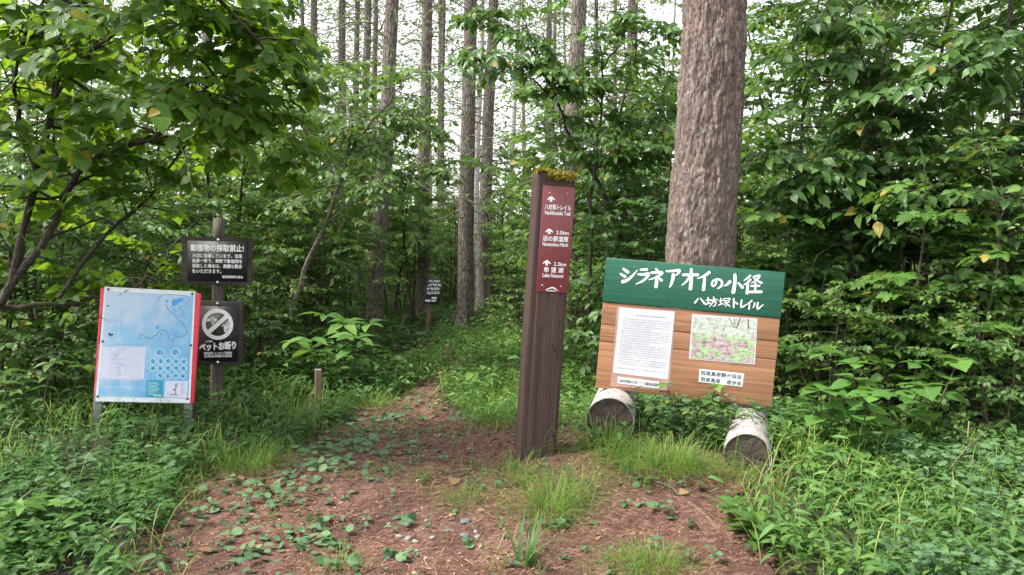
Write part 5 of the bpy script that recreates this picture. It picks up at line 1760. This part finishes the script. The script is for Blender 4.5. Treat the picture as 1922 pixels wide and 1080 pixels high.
TUFT = [tuft_mesh(601, 460, .34, .30, .0042), tuft_mesh(602, 230, .28, .22, .0040), tuft_mesh(603, 70, .22, .12, .0038)]
TR = [None] * 3
for k, px, py, s, yw, lab in [
    (0, 470, 885, .85, 0, 'thick dark grass tuft at the trail edge near the map board'),
    (0, 1035, 958, .66, 80, 'thick bright grass tuft on the mound in front of the guide post'),
    (1, 1080, 930, .8, 30, 'bright grass tuft leaning outward beside the thickest one before the post'),
    (1, 968, 905, .75, 120, 'grass tuft at the near corner of the guide post foot'),
    (1, 1035, 980, .75, 200, 'paler grass tuft lowest on the mound before the guide post'),
    (1, 870, 950, .62, 10, 'small yellowish grass tuft on the bare trail before the post'),
    (2, 790, 910, .85, 60, 'thin sparse grass tuft alone in the middle of the trail'),
    (0, 1195, 885, .75, 150, 'tall lush grass tuft under the trail board, nearer the sunken log'),
    (0, 1265, 885, .8, 20, 'tall lush grass tuft under the trail board, nearer the whole log'),
    (1, 1135, 850, 1.05, 220, 'grass tuft between the guide post and the sunken birch log'),
    (1, 1325, 895, .6, 70, 'grass tuft touching the whole birch log'),
    (1, 1395, 900, .55, 140, 'short grass tuft at the cut end of the whole birch log'),
    (1, 1150, 822, .75, 190, 'grass tuft rising before the cut end of the sunken birch log'),
    (0, 1230, 1075, .50, 130, 'yellow-green grass tuft at the bottom edge on the mound'),
    (1, 1180, 1072, .55, 300, 'small yellow-green grass tuft beside the one at the bottom edge'),
    (1, 930, 800, 1.0, 40, 'soft grass tuft beside the guide post, trail side'),
    (1, 905, 770, 1.0, 90, 'soft grass tuft at the bend of the trail behind the post'),
    (1, 945, 745, 1.1, 170, 'soft grass tuft farther up the trail behind the post'),
    (1, 250, 955, .9, 15, 'upright grass tuft among the herbs at the trail edge'),
    (2, 640, 1075, .8, 45, 'sparse grass tuft between pebbles and creeping leaves at the bottom edge'),
    (1, 1760, 1010, .95, 75, 'pale grass tuft arching out of the bright undergrowth'),
    (1, 1850, 1070, .95, 175, 'pale grass tuft in the lowest corner of the bright undergrowth'),
    (2, 720, 890, .7, 99, 'wispy grass tuft beside the creeping leaves of the trail'),
    (1, 540, 790, 1.0, 210, 'grass tuft near the short square stake'),
    (1, 700, 770, 1.0, 250, 'grass tuft at the trail edge beyond the short square stake')]:
    g_ = onground(px, py)
    if TR[k] is None:
        o = TUFT[k].build('grass_tuft', M['grass'], attr=True); TR[k] = o
    else:
        o = TR[k].copy(); COL.objects.link(o)
    o.location = g_; o.rotation_euler = (0, 0, R_(yw)); o.scale = (s,) * 3
    tag(o, lab, 'grass tuft', 'grass tufts round the trail')
m = MB(); rg = np.random.default_rng(610); n = 16
az = rg.uniform(-1.2, 2.6, n)
blades(m, np.stack([rg.normal(size=n) * .02, rg.normal(size=n) * .02, np.full(n, -.01)], 1), az, rg.uniform(.10, .34, n), rg.uniform(.10, .24, n), rg.uniform(.010, .016, n), rg.uniform(1.2, 2.2, n))
o = m.build('sedge_plant', M['herb'], attr=True); o.location = onground(985, 1072)
tag(o, 'sedge with a few wide strap leaves at the bottom edge in front of the post', 'plant')


# ------------------------------------------------------------------ stuff: herbs, creepers, litter, far wood
def herb_field(name, label, mat, n, xr, yr, keep, h, leaf, tpl, nl=7, wd=1.0, seed=1, upd=.1, hvar=.5):
    rg = np.random.default_rng(seed)
    x = rg.uniform(*xr, n); y = rg.uniform(*yr, n)
    k = keep(x, y, rg); x, y = x[k], y[k]; n = len(x)
    hh = h * rg.uniform(1 - hvar, 1 + hvar, n) * (.55 + .9 * fbm2(x * 1.3, y * 1.3, seed))
    lx, ly = rg.normal(size=n) * .35, rg.normal(size=n) * .35 - .08
    u = np.tile(np.linspace(.25, 1, nl), (n, 1)) + rg.uniform(-.06, .06, (n, nl))
    px_ = x[:, None] + lx[:, None] * hh[:, None] * u; py_ = y[:, None] + ly[:, None] * hh[:, None] * u
    pz_ = hgt(x, y)[:, None] + hh[:, None] * u
    az = rg.uniform(0, 6.28, n)[:, None] + np.arange(nl)[None] * 2.4 + rg.normal(size=(n, nl)) * .3
    D = np.stack([np.cos(az), np.sin(az), upd + rg.normal(size=(n, nl)) * .28], -1).reshape(-1, 3)
    N = np.array([0, 0, 1.]) + rg.normal(size=(n * nl, 3)) * .28
    L = leaf * rg.uniform(.55, 1.2, n * nl) * np.repeat(rg.uniform(.7, 1.2, n), nl)
    r0 = np.repeat(rg.random(n), nl) * .65 + rg.random(n * nl) * .35
    m = MB().batch(tpl, np.stack([px_, py_, pz_], -1).reshape(-1, 3), D, N, L, wd, 1.0, r0)
    # stems
    s0 = np.stack([x, y, hgt(x, y) - .01], 1); s1 = np.stack([px_[:, -1], py_[:, -1], pz_[:, -1]], 1)
    w = np.array([.0016, 0, 0])
    V = np.stack([s0 - w, s0 + w, s1 + w * .5, s1 - w * .5], 1).reshape(-1, 3)
    A = np.zeros((len(V), 3)); A[:, 2] = .4; A[:, 1] = .5
    m.add(V, F4=np.arange(len(V)).reshape(-1, 4), A=A)
    return kind(m.build(name, M[mat], attr=True), 'stuff', label)


def left_of(x, y):
    return x < np.interp(y, PT[:, 0], PT[:, 1]) + .05


def right_of(x, y):
    return x > np.interp(y, PT[:, 0], PT[:, 2]) - .02


def lushL(x, y, rg):
    return left_of(x, y) & ~in_path(x, y, -.02) & (rg.random(len(x)) < .25 + 1.1 * fbm2(x * 1.6, y * 1.6, 201)) & ~((np.abs(x + 2.6) < .75) & (y > 4.5) & (y < 5.7) & (rg.random(len(x)) < .4)) & ~((np.abs(x + 1.72) < .16) & (y > 5.6) & (y < 6.65))


def lushR(x, y, rg):
    bare = np.exp(-((x - .75) / .75) ** 2 - ((y - 4.0) / .75) ** 2)
    logs = (np.abs(x - 1.32) < .2) & (y > 3.6) & (y < 4.25)
    return right_of(x, y) & ~in_path(x, y, -.02) & ~logs & (rg.random(len(x)) < .3 + 1.1 * fbm2(x * 1.6, y * 1.6, 202) - 1.1 * bare)


herb_field('bamboo_grass', 'low bamboo-like grass with narrow leaves covering the bank before the map board', 'herb', 3600, (-5.0, -.4), (2.7, 8.5), lushL, .15, .10, T_LANCE, 7, 1.1, 211, .12)
herb_field('ground_herbs', 'mixed small-leaved herbs on the bank before the map board', 'herb', 3600, (-5.0, -.4), (2.7, 9), lushL, .13, .05, T_OVS, 7, 1.1, 212, .05)
herb_field('mugwort', 'lobed leaves mixed into the bank before the map board', 'herb', 900, (-5.0, -.4), (2.7, 7), lambda x, y, rg: lushL(x, y, rg) & (fbm2(x * 1.2, y * 1.2, 79) > .5), .18, .065, T_LOBED, 8, 1.25, 219, .2)
herb_field('bamboo_grass', 'bright bamboo-like grass with narrow leaves beside and behind the birch logs', 'herb_bright', 2300, (.9, 4.6), (2.7, 6.2), lambda x, y, rg: lushR(x, y, rg) & (x > .95), .20, .09, T_LANCE, 7, 1.2, 213, .1)
herb_field('mugwort', 'grey-green lobed mugwort leaves in the bright undergrowth', 'creeper', 2400, (1.0, 4.6), (2.6, 5.6), lambda x, y, rg: lushR(x, y, rg) & (fbm2(x * 1.1, y * 1.1, 77) > .45), .18, .055, T_LOBED, 9, 1.25, 214, .25)
herb_field('ground_herbs', 'small bright herbs in the undergrowth past the birch logs', 'herb_bright', 5600, (.9, 4.8), (2.6, 6.5), lushR, .15, .045, T_OVS, 8, 1.2, 215, .1)
herb_field('trailside_herbs', 'herbs on both sides of the trail behind the guide post', 'herb_bright', 6200, (-1.5, 2.4), (4.95, 12), lambda x, y, rg: (right_of(x, y) | ((y > 7.4) & (x > -1.2))) & (~in_path(x, y, -.08) | ((y > 7.4) & (rg.random(len(x)) < .55))) & ((y > 5.3) | (x > .3)), .16, .065, T_LANCES, 7, 1.4, 216, .12)
herb_field('forest_herbs', 'leafy herb layer across the shaded forest floor', 'herb', 7500, (-9, 9), (6.5, 20), lambda x, y, rg: (~in_path(x, y, .0) | ((y > 9) & (rg.random(len(x)) < .7))) & (rg.random(len(x)) < .25 + 1.2 * fbm2(x * .9, y * .9, 203)) & ~((np.abs(x + 1.36) < .25) & (y > 11) & (y < 12.6)), .24, .11, T_OVS, 7, 1.0, 217, .05)
herb_field('forest_herbs', 'leafy herb layer far under the larches', 'herb', 6000, (-18, 18), (17, 36), lambda x, y, rg: rg.random(len(x)) < .9, .4, .17, T_DIA, 7, 1.0, 218, .05)

herb_field('trail_weeds', 'small scattered weeds and seedlings on the bare trail', 'creeper', 1000, (-2, 1.4), (2.8, 9), lambda x, y, rg: in_path(x, y, 0), .05, .035, T_OVS, 6, 1.3, 220, .15)
rgw = np.random.default_rng(221)
xw = rgw.uniform(-2.2, 1.6, 6500); yw = rgw.uniform(2.7, 10.5, 6500)
kw_ = in_path(xw, yw, .25) & (rgw.random(6500) < np.where(in_path(xw, yw, -.16), .10, .6) * (fbm2(xw * 2.2, yw * 2.2, 222) > .42)) 
xw, yw = xw[kw_], yw[kw_]; nw = len(xw)
mw = MB()
for _ in range(5):
    blades(mw, np.stack([xw + rgw.normal(size=nw) * .012, yw + rgw.normal(size=nw) * .012, hgt(xw, yw)], 1), rgw.uniform(0, 6.28, nw), rgw.uniform(.03, .14, nw), rgw.uniform(.03, .12, nw), rgw.uniform(.0022, .0042, nw), rgw.uniform(1.4, 2.5, nw))
xw = rgw.uniform(-4.6, 4.4, 2200); yw = rgw.uniform(2.6, 7.5, 2200)
kw_ = ~in_path(xw, yw, -.05) & (fbm2(xw * 1.5, yw * 1.5, 223) > .44) & ((xw < -.6) | (xw > .9)); xw, yw = xw[kw_], yw[kw_]; nw = len(xw)
for _ in range(4):                                                   # long loose blades among the herbs
    blades(mw, np.stack([xw + rgw.normal(size=nw) * .03, yw + rgw.normal(size=nw) * .03, hgt(xw, yw)], 1), rgw.uniform(0, 6.28, nw), rgw.uniform(.08, .36, nw), rgw.uniform(.10, .30, nw), rgw.uniform(.003, .0065, nw), rgw.uniform(1.4, 2.5, nw))
kind(mw.build('sparse_grass', M['grass'], attr=True), 'stuff', 'thin grass creeping in from the edges of the trail')

# creeping round leaves on the trail
rg = np.random.default_rng(230)
P, D, N, L = [], [], [], []
for px, py, rad, cnt in [(430, 930, .16, 16), (480, 960, .18, 20), (545, 925, .2, 26), (600, 885, .22, 34), (650, 870, .25, 44), (700, 830, .25, 46), (640, 845, .28, 56), (575, 850, .22, 36), (740, 800, .28, 46), (690, 800, .28, 46), (620, 810, .28, 40), (380, 975, .08, 9), (705, 905, .09, 10),
                         (520, 1030, .13, 18), (570, 1005, .12, 16), (600, 1045, .12, 18), (640, 1065, .1, 14), (470, 1065, .1, 14), (780, 995, .07, 9), (765, 850, .15, 18), (880, 790, .2, 24), (1240, 970, .06, 8), (1190, 905, .08, 9), (345, 935, .12, 10), (300, 965, .12, 9), (760, 760, .3, 30), (820, 760, .2, 14),
                         (500, 930, .25, 14), (760, 1060, .05, 6), (1035, 1000, .05, 7), (620, 1010, .15, 10), (430, 1010, .2, 8), (550, 960, .3, 16), (880, 1035, .03, 4)]:
    g_ = onground(px, py)
    for _ in range(int(cnt * 1.15)):
        a_, r_ = rg.uniform(0, 6.28), rad * math.sqrt(rg.random())
        x, y = g_.x + r_ * math.cos(a_), g_.y + r_ * math.sin(a_) * 1.2
        P.append([x, y, float(hp(x, y)) + rg.uniform(.006, .045)]); a2 = rg.uniform(0, 6.28)
        D.append([math.cos(a2), math.sin(a2), rg.uniform(-.15, .25)]); N.append(np.array([0, -.1, 1.]) + rg.normal(size=3) * .42); L.append(rg.uniform(.022, .062))
kind(MB().batch(T_ROUND, P, D, N, L, rg.uniform(.75, 1.1, len(P))).build('creeping_leaves', M['creeper'], attr=True), 'stuff', 'grey-green creeping leaves spreading over the bare trail')

# larch needles, twigs and dead leaves lying about
rg = np.random.default_rng(240)
n = 46000
x = rg.uniform(-2.2, 1.5, n); y = 2.6 + 6.0 * rg.random(n) ** 1.3
k = in_path(x, y, .12); x, y = x[k], y[k]; n = len(x)
a_ = rg.uniform(0, 6.28, n)
m = MB()
m.batch(T_DIA, np.stack([x, y, hp(x, y) + .001 + .008 * rg.random(n)], 1), np.stack([np.cos(a_), np.sin(a_), rg.normal(size=n) * .06], 1), np.array([0, 0, 1.]) + rg.normal(size=(n, 3)) * .15, rg.uniform(.02, .055, n), rg.uniform(.09, .17, n), .3, rg.uniform(-.25, 1.0, n))
n = 700
x = rg.uniform(-2.2, 1.6, n); y = rg.uniform(2.6, 8, n); k = in_path(x, y, .2); x, y = x[k], y[k]; n = len(x); a_ = rg.uniform(0, 6.28, n)
m.batch(T_DIA, np.stack([x, y, hp(x, y) + .006], 1), np.stack([np.cos(a_), np.sin(a_), rg.normal(size=n) * .06], 1), np.array([0, 0, 1.]) + rg.normal(size=(n, 3)) * .2, rg.uniform(.05, .16, n), rg.uniform(.025, .045, n), .4)
n = 9000
x = rg.uniform(-2.2, 1.6, n); y = 2.6 + 6.5 * rg.random(n) ** 1.3; k = in_path(x, y, .15) & (fbm2(x * 2.5, y * 2.5, 241) > .38); x, y = x[k], y[k]; n = len(x); a_ = rg.uniform(0, 6.28, n)
m.batch(T_DIA, np.stack([x, y, hp(x, y) + .006], 1), np.stack([np.cos(a_), np.sin(a_), rg.normal(size=n) * .18], 1), np.array([0, 0, 1.]) + rg.normal(size=(n, 3)) * .35, rg.uniform(.010, .034, n), rg.uniform(.3, 1.0, n), 1.0, rg.uniform(-.55, 1.0, n))
kind(m.build('needle_litter', M['needle_litter'], attr=True), 'stuff', 'reddish larch needles and bits of twig strewn over the trail')
n = 1500
x = rg.uniform(-6, 5, n); y = rg.uniform(2.6, 16, n); a_ = rg.uniform(0, 6.28, n)
k = (rg.random(n) < .5) | in_path(x, y, .3); k &= ~(in_path(x, y, 0) & (y < 6) & (rg.random(n) < .55)); x, y, a_ = x[k], y[k], a_[k]; n = len(x)
m = MB().batch(T_OV, np.stack([x, y, hp(x, y) + .010], 1), np.stack([np.cos(a_), np.sin(a_), rg.normal(size=n) * .1], 1), np.array([0, 0, 1.]) + rg.normal(size=(n, 3)) * .35, rg.uniform(.025, .065, n), rg.uniform(.8, 1.3, n), -.8)
kind(m.build('leaf_litter', M['litter'], attr=True), 'stuff', 'dry tan leaves scattered over the trail and forest floor')

# the far wood closing the view
rg = np.random.default_rng(250)
P, D, N, L = [], [], [], []
for _ in range(460):
    D_ = rg.uniform(19, 44); px = rg.uniform(-250, 2170)
    gap = math.exp(-((px - 800) / 170) ** 2)
    h = rg.uniform(1.4, 6.2) * (1 - .4 * gap) + (D_ - 22) * .06
    cxx, r_ = X(px, D_), rg.uniform(.9, 2.0)
    n = int(190 * r_)
    q_ = rg.normal(size=(n, 3)); q_ = unit(q_) * (rg.random(n) ** .4)[:, None] * [r_, r_, h / 2]
    P.append(q_ + [cxx, D_, h / 2 + gz(cxx, D_)]); D.append(rg.normal(size=(n, 3)) * [1, 1, .5]); N.append(np.array([0, 0, 1.]) + rg.normal(size=(n, 3)) * .5); L.append(rg.uniform(.10, .24, n))
P, D, N, L = map(np.concatenate, (P, D, N, L))
kind(MB().batch(T_DIA, P, D, N, L, 1.0).build('distant_foliage', M['far'], attr=True), 'stuff', 'mass of pale green foliage closing the view deep in the wood')
P, D, N, L = [], [], [], []
for _ in range(560):                                                 # airy larch foliage high in the depth
    D_ = rg.uniform(21, 46); px = rg.uniform(-250, 2170); zc = rg.uniform(3.5, 6 + D_ * .3)
    if abs(px - 800) < 75 and rg.random() < .6:
        continue
    n = 190
    q_ = unit(rg.normal(size=(n, 3))) * (rg.random(n) ** .5)[:, None] * [2.2, 2.2, .8]
    P.append(q_ + [X(px, D_), D_, zc]); D.append(rg.normal(size=(n, 3)) * [1, 1, .4]); N.append(rg.normal(size=(n, 3))); L.append(rg.uniform(.09, .21, n))
P, D, N, L = map(np.concatenate, (P, D, N, L))
kind(MB().batch(T_DIA, P, D, N, L, .7).build('distant_canopy', M['needle'], attr=True), 'stuff', 'airy larch foliage high in the depth of the wood')

# ------------------------------------------------------------------ stones, sticks, single fallen leaves
def stone_mesh(seed):
    import bmesh
    bm = bmesh.new(); bmesh.ops.create_icosphere(bm, subdivisions=3, radius=1)
    V = np.array([v.co[:] for v in bm.verts]); Fc = np.array([[v.index for v in f.verts] for f in bm.faces]); bm.free()
    n = fbm2(V[:, 0] * 1.3 + seed * 7, V[:, 1] * 1.3 + V[:, 2] * 1.7, seed) + .3 * fbm2(V[:, 0] * 4 + seed, V[:, 1] * 4 + V[:, 2] * 3, seed + 3)
    return MB().add(V * (.55 + .7 * n)[:, None] * [1, .8, .6], F3=Fc)


M['stone_pale'] = plain('stone_pale', (.21, .195, .18), .85, .2, 3)
M['stone_dark'] = plain('stone_dark', (.10, .105, .11), .8, .2, 3)
SM = {}
for k, (px, py, wpx, dk, lab) in enumerate([
    (749, 1018, 14, 0, 'pale pebble, first of the pebble cluster on the trail, beside creeping leaves'), (766, 1022, 15, 0, 'biggest pale pebble of the cluster on the trail'), (780, 1026, 12, 0, 'pale pebble just beside the biggest one of the cluster'),
    (770, 1040, 13, 0, 'pale pebble in the middle of the cluster on the trail'), (762, 1050, 13, 0, 'pale pebble near the lower end of the cluster'), (783, 1041, 11, 0, 'small pale pebble on the outer side of the cluster'), (799, 1057, 10, 0, 'pale pebble lying alone below the cluster'),
    (811, 1018, 11, 0, 'pale pebble lying alone between the cluster and the dark stones'), (897, 1015, 11, 0, 'white pebble touching the dark flat stone'), (893, 1006, 10, 0, 'white pebble between the two dark flat stones'),
    (874, 988, 20, 1, 'dark flat stone, upper of two on the trail before the grass'), (873, 1015, 22, 1, 'dark flat stone, lower of two on the trail before the grass'), (838, 1003, 12, 1, 'small dark stone between the pebble cluster and the dark flat stones'),
    (730, 992, 8, 0, 'tiny pale pebble above the cluster on the trail'), (879, 1030, 8, 0, 'tiny pale pebble below the dark flat stones'), (1560 - 760, 985, 8, 0, 'tiny pebble in needles halfway to the yellowish tuft')]):
    g_ = onground(px, py); s = wpx / F * g_.y * .55
    key = (k % 4, dk)
    if key not in SM:
        o = stone_mesh(700 + k).build('stone', M['stone_dark' if dk else 'stone_pale'], smooth=True); SM[key] = o
    else:
        o = SM[key].copy(); COL.objects.link(o)
    o.location = (g_.x, g_.y, float(hp(g_.x, g_.y)) + s * .2); o.scale = (s, s, s * (.6 if dk else 1)); o.rotation_euler = (rng.uniform(-.2, .2), rng.uniform(-.2, .2), k * 1.3)
    tag(o, lab, 'stone', 'stones on the trail')


def stick(label, pts, r, mat='stake', name='fallen_stick'):
    P = np.array([np.array(onground(px, py)) + [0, 0, dz] for px, py, dz in pts])
    b = P[0].copy()
    m = MB().tube(P - b, np.linspace(r, r * .55, len(P)), 6)
    o = m.build(name, M[mat], smooth=True); o.location = b
    return tag(o, label, 'stick', 'sticks fallen round the trail')


stick('long thin pale stick lying across the herbs by the thin little stake', [(776, 686, .10), (805, 672, .16), (832, 658, .22)], .014)
stick('forked brown twig lying on the bare mound before the rosette plant', [(1292, 950, .02), (1318, 972, .025), (1335, 985, .02), (1352, 1008, .02)], .007)
stick('thin twig across the needles below the trail board', [(1200, 900, .02), (1260, 925, .03), (1300, 960, .02)], .005, 'twig_grey')
stick('grey dead twig among the herbs near the bottom corner', [(20, 985, .08), (60, 965, .12), (110, 945, .1)], .007, 'twig_grey')
stick('pale broken stick leaning by the foot of the dark leaning trunk', [(738, 655, .05), (752, 640, .2), (760, 632, .35)], .016, 'twig_grey')
stick('thin twig arching over the bright undergrowth', [(1770, 945, .15), (1810, 925, .25), (1845, 905, .3)], .004, 'stake')
for px, py, s, lab in ((397, 1043, .075, 'pinkish tan heart-shaped leaf lying alone on the needles'), (460, 905, .05, 'tan dead leaf at the edge of the creeping leaves'), (757, 813, .075, 'pale tan dead leaf on the trail beside the creeping leaves'), (815, 827, .06, 'orange dead leaf on the trail where it bends'), (345, 828, .05, 'tan dead leaf caught among the herbs before the map board'), (1288, 940, .06, 'ochre dead leaf near the forked brown twig'), (862, 918, .07, 'pale curled leaf at the back of the yellowish tuft')):
    g_ = onground(px, py); a_ = rng.uniform(0, 6.28)
    o = MB().batch(T_HEART, [[0, 0, 0]], [[math.cos(a_), math.sin(a_), .1]], [[0, -.3, 1]], [s], 1.1, -.6, np.array([.8])).build('fallen_leaf', M['litter'], attr=True)
    o.location = (g_.x, g_.y, float(hp(g_.x, g_.y)) + .014); tag(o, lab, 'leaf', 'single fallen leaves')
# hanging vines before the vine tree
for pts, lab in (([(270, 40, 4.3), (265, 90, 4.3), (300, 170, 4.3), (320, 230, 4.35), (350, 300, 4.4), (365, 370, 4.4)], 'pale hanging vine loop in front of the vine tree'), ([(500, 150, 4.6), (520, 200, 4.6), (550, 280, 4.7), (590, 330, 4.8)], 'thin pale vine trailing at the outer edge of the hanging leaves'), ([(10, 390, 4.8), (30, 430, 4.8), (60, 465, 4.9), (90, 472, 5.0)], 'pale vine curl by the thickest dark limb')):
    P = np.array([np.array(pix(*p_)) for p_ in pts]); b = P[0].copy(); n = len(P)
    tt = np.linspace(0, n - 1, n * 5); Q = np.stack([np.interp(tt, np.arange(n), P[:, c]) for c in range(3)], 1)
    for _ in range(3):
        Q[1:-1] = .25 * Q[:-2] + .5 * Q[1:-1] + .25 * Q[2:]
    vt = thing('hanging_vine', lab, 'vine', b, group='hanging vines')
    MB().tube(Q - b, .0035, 5).build('stem', plain('vine_stem', (.20, .20, .07), .7), vt, smooth=True)
    k = np.arange(2, len(Q) - 1, 3); kk = len(k)
    MB().batch(T_HEART, Q[k] - b, np.stack([np.where(np.arange(kk) % 2, 1, -1) * .8, -.3 * np.ones(kk), -.5 * np.ones(kk)], 1), np.tile([0, -.5, .9], (kk, 1)) + rng.normal(size=(kk, 3)) * .3, rng.uniform(.05, .1, kk)).build('foliage', M['heart'], vt, attr=True)
